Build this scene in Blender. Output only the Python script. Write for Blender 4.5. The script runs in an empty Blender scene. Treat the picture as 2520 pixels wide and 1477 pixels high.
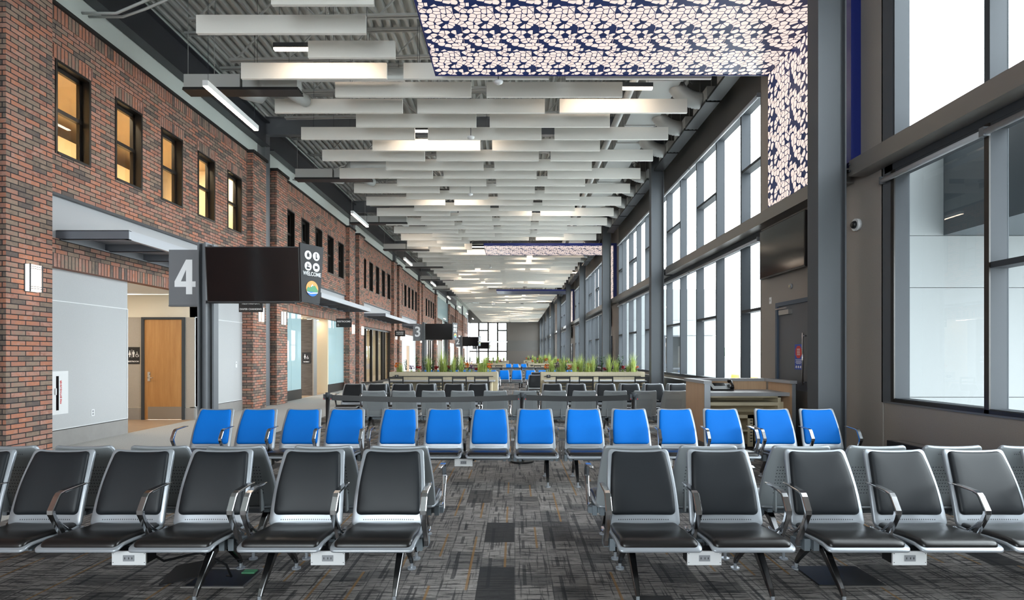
import bpy, math, random
from mathutils import Vector, Matrix
R = random.Random(7)
sc = bpy.context.scene
COL = sc.collection
# ---------------------------------------------------------------- camera, world, exposure
F = 1400.0; U0 = 1266.0; V0 = 874.0; EYE = 1.54
cd = bpy.data.cameras.new('camera'); cam = bpy.data.objects.new('camera', cd); COL.objects.link(cam)
cam.location = (0, 0, EYE); cam.rotation_euler = (math.radians(90), 0, 0)
cd.sensor_fit = 'HORIZONTAL'; cd.sensor_width = 36.0; cd.lens = 36.0*F/2520
cd.shift_x = -(U0-1260)/2520; cd.shift_y = (V0-738.5)/2520
cd.clip_start = 0.05; cd.clip_end = 800
sc.camera = cam
W = bpy.data.worlds.new('overcast_sky'); sc.world = W; W.use_nodes = True
bg = W.node_tree.nodes['Background']; bg.inputs[0].default_value = (0.96, 0.98, 1.0, 1); bg.inputs[1].default_value = 5.5
sc.view_settings.view_transform = 'Standard'; sc.view_settings.look = 'None'
sc.view_settings.gamma = 1.0; sc.view_settings.use_curve_mapping = False
sc.view_settings.exposure = 1.35
try:
    sc.cycles.max_bounces = 7; sc.cycles.diffuse_bounces = 4; sc.cycles.glossy_bounces = 3
    sc.cycles.transparent_max_bounces = 8; sc.cycles.transmission_bounces = 3
    sc.cycles.caustics_reflective = False; sc.cycles.caustics_refractive = False
    sc.cycles.sample_clamp_indirect = 4.0
except Exception: pass
# daylight portals in the glazed openings (they only guide the sampling of the sky)
def portal(loc, rot, sx, sy):
    l = bpy.data.lights.new('sky_portal', 'AREA'); l.shape = 'RECTANGLE'; l.size = sx; l.size_y = sy
    l.cycles.is_portal = True
    o = bpy.data.objects.new('sky_portal', l); COL.objects.link(o); o.location = loc; o.rotation_euler = rot
for j in range(-1, 2):
    portal((4.97, 18.43+18.64*j, 3.8), (0, math.radians(90), 0), 5.8, 14.9)
portal((-4.1, -9.3, 3.9), (math.radians(90), 0, 0), 6.4, 7.4)
portal((-4.2, 91.9, 3.6), (math.radians(-90), 0, 0), 6.0, 6.2)

# ---------------------------------------------------------------- materials
def mat(name, col, rough=0.6, metal=0.0, emit=None, es=0.0, spec=None, trans=None):
    m = bpy.data.materials.new(name); m.use_nodes = True
    b = m.node_tree.nodes['Principled BSDF']
    b.inputs['Base Color'].default_value = (*col, 1); b.inputs['Roughness'].default_value = rough
    b.inputs['Metallic'].default_value = metal
    if spec is not None: b.inputs['Specular IOR Level'].default_value = spec
    if emit: b.inputs['Emission Color'].default_value = (*emit, 1); b.inputs['Emission Strength'].default_value = es
    return m
class NT:
    def __init__(s, m): s.m = m; s.t = m.node_tree; s.b = s.t.nodes['Principled BSDF']
    def n(s, typ, **k):
        x = s.t.nodes.new(typ)
        for a, v in k.items(): setattr(x, a, v)
        return x
    def l(s, a, b): s.t.links.new(a, b)
    def put(s, inp, v):
        if isinstance(v, bpy.types.NodeSocket): s.l(v, inp)
        elif v is not None: inp.default_value = v
    def math(s, op, a, b=None, c=None):
        x = s.n('ShaderNodeMath', operation=op)
        for i, v in enumerate((a, b, c)): s.put(x.inputs[i], v)
        return x.outputs[0]
    def pos(s):
        g = s.n('ShaderNodeNewGeometry'); sp = s.n('ShaderNodeSeparateXYZ'); s.l(g.outputs['Position'], sp.inputs[0])
        return g, sp
    def objpos(s):
        g = s.n('ShaderNodeTexCoord'); sp = s.n('ShaderNodeSeparateXYZ'); s.l(g.outputs['Object'], sp.inputs[0])
        return g, sp
    def comb(s, x, y, z=0.0):
        c = s.n('ShaderNodeCombineXYZ')
        for i, v in enumerate((x, y, z)): s.put(c.inputs[i], v)
        return c.outputs[0]
    def mix(s, f, a, b, blend='MIX'):
        x = s.n('ShaderNodeMix', data_type='RGBA', blend_type=blend)
        s.put(x.inputs[0], f)
        for i, v in ((6, a), (7, b)):
            if isinstance(v, tuple): v = (*v, 1) if len(v) == 3 else v
            s.put(x.inputs[i], v)
        return x.outputs[2]
    def noise(s, vec, scale, detail=2.0, rough=0.5):
        x = s.n('ShaderNodeTexNoise'); x.inputs['Scale'].default_value = scale; x.inputs['Detail'].default_value = detail
        x.inputs['Roughness'].default_value = rough
        if vec is not None: s.l(vec, x.inputs['Vector'])
        return x.outputs['Fac']
    def ramp(s, f, pts, interp='LINEAR'):
        x = s.n('ShaderNodeValToRGB'); cr = x.color_ramp; cr.interpolation = interp
        while len(cr.elements) < len(pts): cr.elements.new(0.5)
        for e, (p, c) in zip(cr.elements, pts): e.position = p; e.color = (*c, 1)
        s.put(x.inputs[0], f); return x.outputs[0]
    def bump(s, h, strength=0.3, dist=0.01):
        x = s.n('ShaderNodeBump'); x.inputs['Strength'].default_value = strength; x.inputs['Distance'].default_value = dist
        s.l(h, x.inputs['Height']); s.l(x.outputs[0], s.b.inputs['Normal'])
    def base(s, c): s.l(c, s.b.inputs['Base Color'])

def brick_mat(name, soldier=False):
    m = mat(name, (0.3, 0.15, 0.1), 0.85); t = NT(m)
    g, p = t.pos()
    sn = t.n('ShaderNodeSeparateXYZ'); t.l(g.outputs['Normal'], sn.inputs[0])
    f = t.math('GREATER_THAN', t.math('ABSOLUTE', sn.outputs[0]), 0.5)
    # horizontal coordinate: y on walls that run along the hall, x on faces across it
    h = t.math('ADD', t.math('MULTIPLY', p.outputs[1], f), t.math('MULTIPLY', p.outputs[0], t.math('SUBTRACT', 1.0, f)))
    if soldier: vec = t.comb(p.outputs[2], h)
    else: vec = t.comb(h, p.outputs[2])
    b = t.n('ShaderNodeTexBrick'); t.l(vec, b.inputs['Vector'])
    b.offset = 0.5; b.offset_frequency = 2; b.squash = 1.0
    if soldier: b.offset = 0.0
    b.inputs['Color1'].default_value = (0, 0, 0, 1); b.inputs['Color2'].default_value = (1, 1, 1, 1)
    b.inputs['Mortar'].default_value = (0.5, 0.5, 0.5, 1)
    b.inputs['Scale'].default_value = 1.0; b.inputs['Mortar Size'].default_value = 0.0078; b.inputs['Mortar Smooth'].default_value = 0.15
    b.inputs['Bias'].default_value = 0.0
    b.inputs['Brick Width'].default_value = 0.254 if not soldier else 0.232
    b.inputs['Row Height'].default_value = 0.0762
    if soldier:
        b.inputs['Brick Width'].default_value = 5.0
    nz = t.noise(t.comb(h, p.outputs[2], p.outputs[0]), 9.0, 4.0, 0.7)
    nz2 = t.noise(t.comb(h, p.outputs[2], p.outputs[0]), 40.0, 3.0, 0.7)
    bw = t.n('ShaderNodeRGBToBW'); t.l(b.outputs['Color'], bw.inputs[0])
    k = t.math('ADD', bw.outputs[0], t.math('MULTIPLY', t.math('SUBTRACT', nz, 0.5), 0.75))
    c = t.ramp(k, [(0.0, (0.13, 0.105, 0.095)), (0.2, (0.24, 0.175, 0.13)), (0.36, (0.34, 0.25, 0.185)), (0.48, (0.40, 0.22, 0.165)), (0.6, (0.47, 0.205, 0.14)),
                   (0.74, (0.54, 0.21, 0.115)), (0.86, (0.52, 0.29, 0.225)), (1.0, (0.36, 0.15, 0.10))])
    c = t.mix(t.math('MULTIPLY', nz2, 0.42), c, (0.13, 0.09, 0.08))
    c = t.mix(b.outputs['Fac'], c, (0.022, 0.021, 0.024))
    t.base(c)
    hh = t.math('ADD', t.math('MULTIPLY', b.outputs['Fac'], -1.0), t.math('MULTIPLY', nz2, 0.35))
    t.bump(hh, 0.6, 0.008)
    return m
M = {}
M['brick'] = brick_mat('brick'); M['soldier'] = brick_mat('brick_soldier', True)

def carpet():
    m = mat('patterned_carpet', (0.1, 0.1, 0.1), 0.95); t = NT(m); g, p = t.pos(); x, y = p.outputs[0], p.outputs[1]
    pw, pl = 0.25, 0.55
    cx = t.math('FLOOR', t.math('DIVIDE', x, pw))
    wn = t.n('ShaderNodeTexWhiteNoise', noise_dimensions='1D'); t.l(cx, wn.inputs['W'])
    yo = t.math('ADD', t.math('DIVIDE', y, pl), t.math('MULTIPLY', wn.outputs['Value'], 3.0))
    cy = t.math('FLOOR', yo)
    w2 = t.n('ShaderNodeTexWhiteNoise', noise_dimensions='2D'); t.l(t.comb(cx, cy), w2.inputs['Vector'])
    r1 = w2.outputs['Value']
    sc2 = t.n('ShaderNodeSeparateColor'); t.l(w2.outputs['Color'], sc2.inputs[0])
    r2, r3 = sc2.outputs[0], sc2.outputs[1]
    fx = t.math('FRACT', t.math('DIVIDE', x, pw)); fy = t.math('FRACT', yo)
    sub = t.math('FLOOR', t.math('MULTIPLY', fy, 3.0))
    w3 = t.n('ShaderNodeTexWhiteNoise', noise_dimensions='3D'); t.l(t.comb(cx, cy, sub), w3.inputs['Vector'])
    # cross streaks (thin threads across x) and long streaks along y
    st = t.noise(t.comb(t.math('MULTIPLY', x, 4.0), t.math('MULTIPLY', y, 55.0)), 1.0, 4.0, 0.75)
    ln = t.noise(t.comb(t.math('MULTIPLY', x, 38.0), t.math('MULTIPLY', y, 1.6)), 1.0, 3.0, 0.7)
    fine = t.noise(t.comb(t.math('MULTIPLY', x, 150.0), t.math('MULTIPLY', y, 150.0)), 1.0, 2.0, 0.8)
    base = t.ramp(r1, [(0.0, (0.040, 0.037, 0.037)), (0.07, (0.045, 0.042, 0.041)), (0.10, (0.26, 0.236, 0.222)), (0.6, (0.36, 0.328, 0.308)), (1.0, (0.44, 0.40, 0.375))])
    d1 = t.ramp(st, [(0.42, (0, 0, 0)), (0.52, (1, 1, 1))])
    d2 = t.ramp(ln, [(0.38, (0, 0, 0)), (0.45, (1, 1, 1))])
    c = t.mix(t.math('MULTIPLY', t.math('SUBTRACT', 1.0, d1), 0.9), base, (0.012, 0.011, 0.012))
    c = t.mix(t.math('MULTIPLY', t.math('SUBTRACT', 1.0, d2), 0.8), c, (0.03, 0.028, 0.03))
    c = t.mix(t.math('MULTIPLY', t.math('GREATER_THAN', w3.outputs['Value'], 0.84), 0.55), c, (0.025, 0.027, 0.03))
    # dark and gold inlaid lines
    def band(c0, hw): return t.math('LESS_THAN', t.math('ABSOLUTE', t.math('SUBTRACT', fx, c0)), hw)
    dk = t.math('MULTIPLY', band(0.28, 0.05), t.math('GREATER_THAN', w3.outputs['Value'], 0.45))
    c = t.mix(t.math('MULTIPLY', dk, t.math('MULTIPLY', fine, 1.4)), c, (0.010, 0.011, 0.014))
    gd = t.math('MULTIPLY', band(0.72, 0.035), t.math('GREATER_THAN', r2, 0.58))
    c = t.mix(t.math('MULTIPLY', gd, 0.75), c, (0.34, 0.17, 0.04))
    edge = t.math('LESS_THAN', fx, 0.03)
    c = t.mix(t.math('MULTIPLY', edge, 0.5), c, (0.02, 0.02, 0.022))
    c = t.mix(t.math('MULTIPLY', fine, 0.45), c, (0.02, 0.02, 0.022))
    t.base(c); t.bump(fine, 0.5, 0.004); return m
M['carpet'] = carpet()
def noisy(name, col, col2, scale, rough=0.8, stretch=(1, 1, 1), bump=0.0, metal=0.0, detail=3.0):
    m = mat(name, col, rough, metal); t = NT(m); g, p = t.pos()
    v = t.comb(*[t.math('MULTIPLY', p.outputs[i], float(stretch[i])) for i in range(3)])
    n = t.noise(v, scale, detail, 0.65)
    t.base(t.ramp(n, [(0.3, col), (0.7, col2)]))
    if bump: t.bump(n, bump, 0.004)
    return m
M['carpet_light'] = noisy('light_walkway_carpet', (0.42, 0.41, 0.39), (0.56, 0.55, 0.525), 30, 0.95, (3, 1, 1), 0.4)
M['tan_tile'] = noisy('tan_tile', (0.42, 0.28, 0.18), (0.50, 0.36, 0.24), 3, 0.4)
M['wall_grey'] = noisy('grey_wallcovering', (0.48, 0.49, 0.50), (0.51, 0.52, 0.53), 60, 0.75)
M['base_tile'] = noisy('wall_base_tile', (0.30, 0.29, 0.28), (0.33, 0.32, 0.31), 5, 0.3)
M['wall_cream'] = mat('cream_wall', (0.80, 0.75, 0.64), 0.8)
M['wall_taupe'] = noisy('taupe_panel', (0.40, 0.37, 0.33), (0.43, 0.40, 0.36), 40, 0.6)
M['wall_brown'] = noisy('brown_grey_wall', (0.30, 0.272, 0.248), (0.335, 0.305, 0.278), 80, 0.7)
M['wall_dark'] = mat('dark_bulkhead', (0.10, 0.098, 0.094), 0.7)
M['drywall_band'] = mat('sage_grey_drywall', (0.66, 0.72, 0.69), 0.75)
M['panel_grey'] = mat('grey_metal_panel', (0.40, 0.41, 0.43), 0.5)
M['black_trim'] = mat('black_trim', (0.012, 0.012, 0.012), 0.5)
M['black_frame'] = mat('black_window_frame', (0.014, 0.011, 0.009), 0.35)
M['anthracite'] = mat('anthracite_aluminium', (0.06, 0.066, 0.074), 0.6, 0.0, spec=0.15)
M['steel'] = mat('grey_painted_steel', (0.15, 0.158, 0.172), 0.4, 0.2)
M['steel_r'] = mat('grey_painted_column', (0.10, 0.108, 0.118), 0.6, 0.0, spec=0.2)
M['steel_dark'] = mat('dark_painted_steel', (0.045, 0.048, 0.056), 0.35, 0.2)
M['steel_beam'] = mat('painted_steel_beam', (0.20, 0.185, 0.172), 0.35, 0.3)
M['canopy'] = mat('canopy_steel', (0.165, 0.18, 0.21), 0.45, 0.2)
M['canopy_light'] = mat('canopy_light_steel', (0.44, 0.46, 0.50), 0.4, 0.1)
M['deck'] = mat('roof_deck', (0.44, 0.45, 0.43), 0.5, 0.1)
M['joist'] = mat('joist_steel', (0.34, 0.345, 0.33), 0.5, 0.1)
M['baffle'] = noisy('felt_baffle', (0.82, 0.805, 0.755), (0.86, 0.84, 0.79), 120, 0.9)
M['white'] = mat('white_paint', (0.78, 0.79, 0.80), 0.4)
M['duct'] = mat('grey_duct', (0.46, 0.47, 0.46), 0.45, 0.2)
M['silver'] = mat('silver_shell', (0.36, 0.385, 0.42), 0.32, 0.35)
M['shell_back'] = mat('grey_shell_rear', (0.34, 0.37, 0.385), 0.45, 0.25)
def leather(name, c, r):
    m = mat(name, c, r); t = NT(m); g, p = t.pos(); n = t.noise(g.outputs['Position'], 350, 2.0); t.bump(n, 0.15, 0.001); return m
M['leather'] = leather('black_leather', (0.012, 0.0145, 0.018), 0.46); M['leather'].node_tree.nodes['Principled BSDF'].inputs['Specular IOR Level'].default_value = 0.3
M['seat_leather'] = leather('black_seat_leather', (0.008, 0.007, 0.007), 0.33)
M['blue'] = leather('blue_upholstery', (0.0, 0.17, 0.66), 0.65); M['blue'].node_tree.nodes['Principled BSDF'].inputs['Specular IOR Level'].default_value = 0.2
M['chrome'] = mat('polished_aluminium', (0.62, 0.62, 0.64), 0.14, 1.0)
M['beam_grey'] = mat('bench_beam_grey', (0.21, 0.245, 0.275), 0.4, 0.3)
M['black'] = mat('black_plastic', (0.01, 0.01, 0.011), 0.4)
M['screen'] = mat('dark_screen', (0.003, 0.002, 0.003), 0.10)
M['sign_grey'] = mat('sign_grey', (0.16, 0.166, 0.18), 0.5)
M['sign_white'] = mat('sign_white', (0.85, 0.86, 0.88), 0.5)
M['sign_black'] = mat('sign_black', (0.012, 0.013, 0.016), 0.4)
M['navy'] = mat('navy_door_frame', (0.045, 0.07, 0.11), 0.45)
M['navy_panel'] = mat('navy_panel_edge', (0.01, 0.02, 0.16), 0.4)
M['door_dark'] = mat('dark_door', (0.09, 0.095, 0.11), 0.45)
M['outlet'] = mat('outlet_grey', (0.3, 0.31, 0.33), 0.5)
M['stainless'] = mat('stainless_plate', (0.38, 0.36, 0.34), 0.35, 0.8)
M['red'] = mat('sign_red', (0.65, 0.03, 0.03), 0.5)
M['signblue'] = mat('sign_blue', (0.02, 0.07, 0.42), 0.5)
M['orange'] = mat('emblem_orange', (0.85, 0.42, 0.12), 0.5)
M['green'] = mat('emblem_green', (0.10, 0.36, 0.18), 0.5)
M['azure'] = mat('emblem_blue', (0.02, 0.2, 0.75), 0.5)
M['soil'] = noisy('planting_soil', (0.03, 0.02, 0.012), (0.06, 0.045, 0.03), 60, 0.95)
M['concrete'] = noisy('apron_concrete', (0.55, 0.55, 0.54), (0.62, 0.62, 0.60), 0.5, 0.9)
M['facade'] = mat('exterior_metal_panel', (0.19, 0.205, 0.21), 0.6)
M['facade_dark'] = mat('exterior_dark_panel', (0.07, 0.085, 0.098), 0.5)
M['leaf'] = noisy('grass_blade', (0.22, 0.34, 0.07), (0.52, 0.58, 0.16), 6, 0.7)
M['leaf_dark'] = noisy('dark_leaf', (0.03, 0.08, 0.045), (0.08, 0.15, 0.07), 8, 0.6)
M['flower_red'] = mat('red_flower', (0.45, 0.02, 0.03), 0.7)
M['flower_orange'] = mat('orange_flower', (0.75, 0.20, 0.02), 0.7)
M['flower_purple'] = mat('purple_flower', (0.14, 0.05, 0.16), 0.7)
M['tree'] = noisy('distant_tree', (0.25, 0.36, 0.22), (0.36, 0.46, 0.30), 1, 0.9)
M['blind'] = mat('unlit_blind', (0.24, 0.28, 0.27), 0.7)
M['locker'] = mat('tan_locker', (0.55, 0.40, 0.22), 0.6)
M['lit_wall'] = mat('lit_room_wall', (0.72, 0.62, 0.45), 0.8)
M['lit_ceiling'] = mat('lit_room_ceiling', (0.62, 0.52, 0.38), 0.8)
M['dark_stone'] = None
def wood(name, a, b, sx, sz, rough=0.45):
    m = mat(name, a, rough); t = NT(m); g, p = t.pos()
    v = t.comb(t.math('MULTIPLY', p.outputs[0], sx), t.math('MULTIPLY', p.outputs[1], sx), t.math('MULTIPLY', p.outputs[2], sz))
    n = t.noise(v, 1.0, 5.0, 0.65); t.base(t.ramp(n, [(0.3, a), (0.7, b)])); return m
M['maple'] = wood('maple_door', (0.42, 0.20, 0.065), (0.54, 0.29, 0.11), 14, 1.2)
M['counter_wood'] = wood('pale_oak', (0.44, 0.38, 0.26), (0.54, 0.48, 0.35), 60, 2)
M['podium_wood'] = wood('podium_oak', (0.58, 0.38, 0.235), (0.68, 0.47, 0.30), 40, 1.5)
M['birch'] = wood('birch_ply', (0.66, 0.57, 0.39), (0.76, 0.67, 0.48), 3, 30)
M['dark_stone'] = wood('dark_stone_tile', (0.05, 0.04, 0.034), (0.12, 0.10, 0.085), 3, 28)
def emis(name, col, s):
    m = bpy.data.materials.new(name); m.use_nodes = True; t = m.node_tree; t.nodes.clear()
    e = t.nodes.new('ShaderNodeEmission'); e.inputs[0].default_value = (*col, 1); e.inputs[1].default_value = s
    o = t.nodes.new('ShaderNodeOutputMaterial'); t.links.new(e.outputs[0], o.inputs[0]); return m
WARM = (1.0, 0.80, 0.62)
M['tube'] = emis('linear_diffuser', WARM, 11.0)
M['sconce'] = emis('sconce_glass', (1.0, 0.86, 0.72), 1.6)
M['room_troffer'] = emis('room_troffer', (1.0, 0.78, 0.52), 45.0)
M['troffer'] = emis('ceiling_troffer', (1.0, 0.84, 0.66), 9.0)
def glass(name, tint, refl=0.06, rough=0.0, milky=0.0):
    m = bpy.data.materials.new(name); m.use_nodes = True; t = m.node_tree; t.nodes.clear()
    tr = t.nodes.new('ShaderNodeBsdfTransparent'); tr.inputs[0].default_value = (*tint, 1)
    gl = t.nodes.new('ShaderNodeBsdfGlossy'); gl.inputs['Roughness'].default_value = rough
    fr = t.nodes.new('ShaderNodeFresnel'); fr.inputs[0].default_value = 1.45
    ge = t.nodes.new('ShaderNodeNewGeometry'); iv = t.nodes.new('ShaderNodeMath'); iv.operation = 'SUBTRACT'; iv.inputs[0].default_value = 1.0; t.links.new(ge.outputs['Backfacing'], iv.inputs[1])
    fm_ = t.nodes.new('ShaderNodeMath'); fm_.operation = 'MULTIPLY'; t.links.new(fr.outputs[0], fm_.inputs[0]); t.links.new(iv.outputs[0], fm_.inputs[1]); fr = fm_
    mx = t.nodes.new('ShaderNodeMixShader'); t.links.new(fr.outputs[0], mx.inputs[0]); t.links.new(tr.outputs[0], mx.inputs[1]); t.links.new(gl.outputs[0], mx.inputs[2])
    last = mx
    if milky:
        df = t.nodes.new('ShaderNodeBsdfDiffuse'); df.inputs[0].default_value = (0.48, 0.66, 0.70, 1)
        m2 = t.nodes.new('ShaderNodeMixShader'); m2.inputs[0].default_value = milky
        t.links.new(mx.outputs[0], m2.inputs[1]); t.links.new(df.outputs[0], m2.inputs[2]); last = m2
        m3 = t.nodes.new('ShaderNodeMixShader'); t.links.new(fr.outputs[0], m3.inputs[0]); t.links.new(m2.outputs[0], m3.inputs[1]); t.links.new(gl.outputs[0], m3.inputs[2]); last = m3
    o = t.nodes.new('ShaderNodeOutputMaterial'); t.links.new(last.outputs[0], o.inputs[0]); return m
M['glass'] = glass('window_glass', (0.90, 0.94, 0.95))
M['glass_milky'] = glass('frosted_glass', (0.8, 0.88, 0.88), milky=0.85)
def lattice():
    # blue pierced sheet over a lit diffuser: rounded openings glow, the web and a few closed cells stay blue
    m = mat('pierced_blue_panel', (0.012, 0.04, 0.2), 0.35); t = NT(m)
    tc = t.n('ShaderNodeTexCoord'); sp = t.n('ShaderNodeSeparateXYZ'); t.l(tc.outputs['Generated'], sp.inputs[0])
    g, p = t.pos()
    sn = t.n('ShaderNodeSeparateXYZ'); t.l(g.outputs['Normal'], sn.inputs[0])
    f = t.math('GREATER_THAN', t.math('ABSOLUTE', sn.outputs[2]), 0.5)
    a = t.math('ADD', t.math('MULTIPLY', p.outputs[0], f), t.math('MULTIPLY', p.outputs[2], t.math('SUBTRACT', 1.0, f)))
    v = t.comb(t.math('MULTIPLY', t.math('MODULO', t.math('ADD', a, 20.0 + 1.42 - 0.0), 0.603), 10.0), t.math('MULTIPLY', t.math('MODULO', t.math('ADD', p.outputs[1], 10.0), 1.22), 10.0))
    vd = t.n('ShaderNodeTexVoronoi', feature='DISTANCE_TO_EDGE', voronoi_dimensions='2D'); t.l(v, vd.inputs['Vector']); vd.inputs['Scale'].default_value = 1.0
    vc = t.n('ShaderNodeTexVoronoi', feature='F1', voronoi_dimensions='2D'); t.l(v, vc.inputs['Vector']); vc.inputs['Scale'].default_value = 1.0
    cs = t.n('ShaderNodeSeparateColor'); t.l(vc.outputs['Color'], cs.inputs[0])
    openc = t.math('GREATER_THAN', vd.outputs['Distance'], 0.06)
    openc = t.math('MULTIPLY', openc, t.math('LESS_THAN', vc.outputs['Distance'], 0.60))
    openc = t.math('MULTIPLY', openc, t.math('GREATER_THAN', cs.outputs[0], 0.17))
    t.b.inputs['Emission Color'].default_value = (1.0, 0.82, 0.745, 1)
    t.l(t.math('MULTIPLY', openc, 0.36), t.b.inputs['Emission Strength'])
    t.base(t.mix(openc, (0.012, 0.04, 0.2), (0.35, 0.27, 0.25)))
    return m
M['lattice'] = lattice()
M['lattice_off'] = mat('pierced_blue_panel_unlit', (0.03, 0.05, 0.12), 0.35)

# ---------------------------------------------------------------- mesh helpers
class MB:
    def __init__(s): s.v = []; s.f = []; s.mi = []; s.sm = []
    def add(s, vs, fs, mi=0, smooth=False):
        o = len(s.v); s.v += [tuple(v) for v in vs]
        for f in fs: s.f.append([i+o for i in f]); s.mi.append(mi); s.sm.append(smooth)
        return s
    def box(s, x0, x1, y0, y1, z0, z1, mi=0):
        vs = [(x0,y0,z0),(x1,y0,z0),(x1,y1,z0),(x0,y1,z0),(x0,y0,z1),(x1,y0,z1),(x1,y1,z1),(x0,y1,z1)]
        return s.add(vs, [(0,3,2,1),(4,5,6,7),(0,1,5,4),(1,2,6,5),(2,3,7,6),(3,0,4,7)], mi)
    def prism(s, poly, a0, a1, axis, mi=0):
        # poly: 2d points; axis 0 -> (y,z) along x, 1 -> (x,z) along y, 2 -> (x,y) along z
        n = len(poly); vs = []
        for a in (a0, a1):
            for p, q in poly: vs.append((a, p, q) if axis == 0 else (p, a, q) if axis == 1 else (p, q, a))
        fs = [tuple(range(n)), tuple(range(2*n-1, n-1, -1))] + [(i, i+n, (i+1) % n+n, (i+1) % n) for i in range(n)]
        return s.add(vs, fs, mi)
    def tube(s, pts, r, n=8, mi=0, cap=True):
        pts = [Vector(p) for p in pts]; rr = r if isinstance(r, (list, tuple)) else [r]*len(pts)
        vs = []; prev = None
        for i, p in enumerate(pts):
            d = (pts[min(i+1, len(pts)-1)]-pts[max(i-1, 0)]).normalized()
            up = Vector((0, 0, 1)) if abs(d.z) < 0.95 else Vector((1, 0, 0))
            a = d.cross(up).normalized() if prev is None else (prev-d*prev.dot(d)).normalized()
            prev = a; b = d.cross(a)
            for k in range(n):
                t = 2*math.pi*k/n; vs.append(p+(a*math.cos(t)+b*math.sin(t))*rr[i])
        fs = [(i*n+k, i*n+(k+1) % n, (i+1)*n+(k+1) % n, (i+1)*n+k) for i in range(len(pts)-1) for k in range(n)]
        s.add(vs, fs, mi, True)
        if cap:
            o = len(s.v)-len(vs); s.f.append([o+k for k in range(n)][::-1]); s.mi.append(mi); s.sm.append(False)
            o2 = len(s.v)-n; s.f.append([o2+k for k in range(n)]); s.mi.append(mi); s.sm.append(False)
        return s
    def strut(s, p, q, w, h, mi=0):
        # rectangular bar from p to q
        p, q = Vector(p), Vector(q); d = (q-p).normalized()
        up = Vector((0, 0, 1)) if abs(d.z) < 0.95 else Vector((0, 1, 0))
        a = d.cross(up).normalized(); b = a.cross(d); vs = []
        for c in (p, q):
            for i, j in ((-1,-1),(1,-1),(1,1),(-1,1)): vs.append(c+a*(i*w/2)+b*(j*h/2))
        return s.add(vs, [(0,1,2,3),(7,6,5,4),(0,4,5,1),(1,5,6,2),(2,6,7,3),(3,7,4,0)], mi)
    def disc(s, c, r, z0, z1, n=16, mi=0):
        vs = []
        for z in (z0, z1):
            for k in range(n):
                t = 2*math.pi*k/n; vs.append((c[0]+r*math.cos(t), c[1]+r*math.sin(t), z))
        return s.add(vs, [tuple(range(n))[::-1], tuple(range(n, 2*n))]+[(k, (k+1) % n, n+(k+1) % n, n+k) for k in range(n)], mi)
    def mesh(s, name, mats):
        me = bpy.data.meshes.new(name); me.from_pydata(s.v, [], s.f)
        for m in (mats if isinstance(mats, (list, tuple)) else [mats]): me.materials.append(M[m] if isinstance(m, str) else m)
        me.polygons.foreach_set('material_index', s.mi); me.polygons.foreach_set('use_smooth', s.sm)
        me.update(); return me
    def build(s, name, mats, parent=None, kind=None):
        o = bpy.data.objects.new(name, s.mesh(name, mats)); COL.objects.link(o)
        if parent is not None: o.parent = parent
        if kind: o['kind'] = kind
        return o
def bx(*a): return MB().box(*a)
def inst(name, me, parent, loc=(0,0,0), rz=0.0, sx=1.0):
    o = bpy.data.objects.new(name, me); COL.objects.link(o); o.parent = parent; o.location = loc; o.rotation_euler = (0, 0, rz)
    if sx != 1.0: o.scale = (sx, 1, 1)
    return o
def tag(o, label, cat, group=None, kind=None):
    o['label'] = label; o['category'] = cat
    if group: o['group'] = group
    if kind: o['kind'] = kind
    return o
def thing(name, label, cat, loc=(0,0,0), rz=0.0, group=None):
    o = bpy.data.objects.new(name, None); COL.objects.link(o); o.location = loc; o.rotation_euler = (0, 0, rz)
    o.empty_display_size = 0.2
    return tag(o, label, cat, group)
def copy_tree(o, parent=None):
    c = o.copy(); COL.objects.link(c); c.parent = parent
    for ch in list(o.children): copy_tree(ch, c)
    return c
def text_mesh(txt, size, extrude=0.002):
    cu = bpy.data.curves.new('lettering', 'FONT'); cu.body = txt; cu.size = size; cu.extrude = extrude
    cu.align_x = 'CENTER'; cu.align_y = 'CENTER'; cu.resolution_u = 3; cu.offset = size*0.016
    o = bpy.data.objects.new('lettering', cu); COL.objects.link(o); bpy.context.view_layer.update()
    me = bpy.data.meshes.new_from_object(o.evaluated_get(bpy.context.evaluated_depsgraph_get()))
    bpy.data.objects.remove(o); return me
def lettering(txt, size, parent, loc, rot=(math.pi/2, 0, 0), m='sign_white', bold=0.0, sx=1.0):
    me = text_mesh(txt, size); me.materials.clear(); me.materials.append(M[m])
    o = bpy.data.objects.new('lettering', me); COL.objects.link(o); o.parent = parent; o.location = loc; o.rotation_euler = rot
    o.scale = (sx, 1, 1)
    return o
ORD = ['first','second','third','fourth','fifth','sixth','seventh','eighth','ninth','tenth','eleventh','twelfth','thirteenth','fourteenth','fifteenth','sixteenth','seventeenth','eighteenth','nineteenth','twentieth']
for t_ in ('twenty','thirty','forty','fifty','sixty','seventy','eighty','ninety','hundred and'):
    ORD += [t_+'-'+o_ for o_ in ORD[:9]] + [{'twenty':'thirtieth','thirty':'fortieth','forty':'fiftieth','fifty':'sixtieth','sixty':'seventieth','seventy':'eightieth','eighty':'ninetieth','ninety':'hundredth','hundred and':'hundred and tenth'}[t_]]
def S(o): o['kind'] = 'structure'; return o

# ---------------------------------------------------------------- structure: floor
P = 9.32
XW = -7.48; XP = -7.31; XG = -7.62
END = 92.0
S(bx(-4.75, 4.95, -9.5, END, -0.1, 0).build('floor', 'carpet'))
S(bx(-7.75, -4.75, -9.5, END, -0.1, 0).build('floor', 'carpet_light'))
S(bx(-12.5, -7.62, 9.5, 92, -0.1, 0.002).build('floor', 'tan_tile'))
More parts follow.
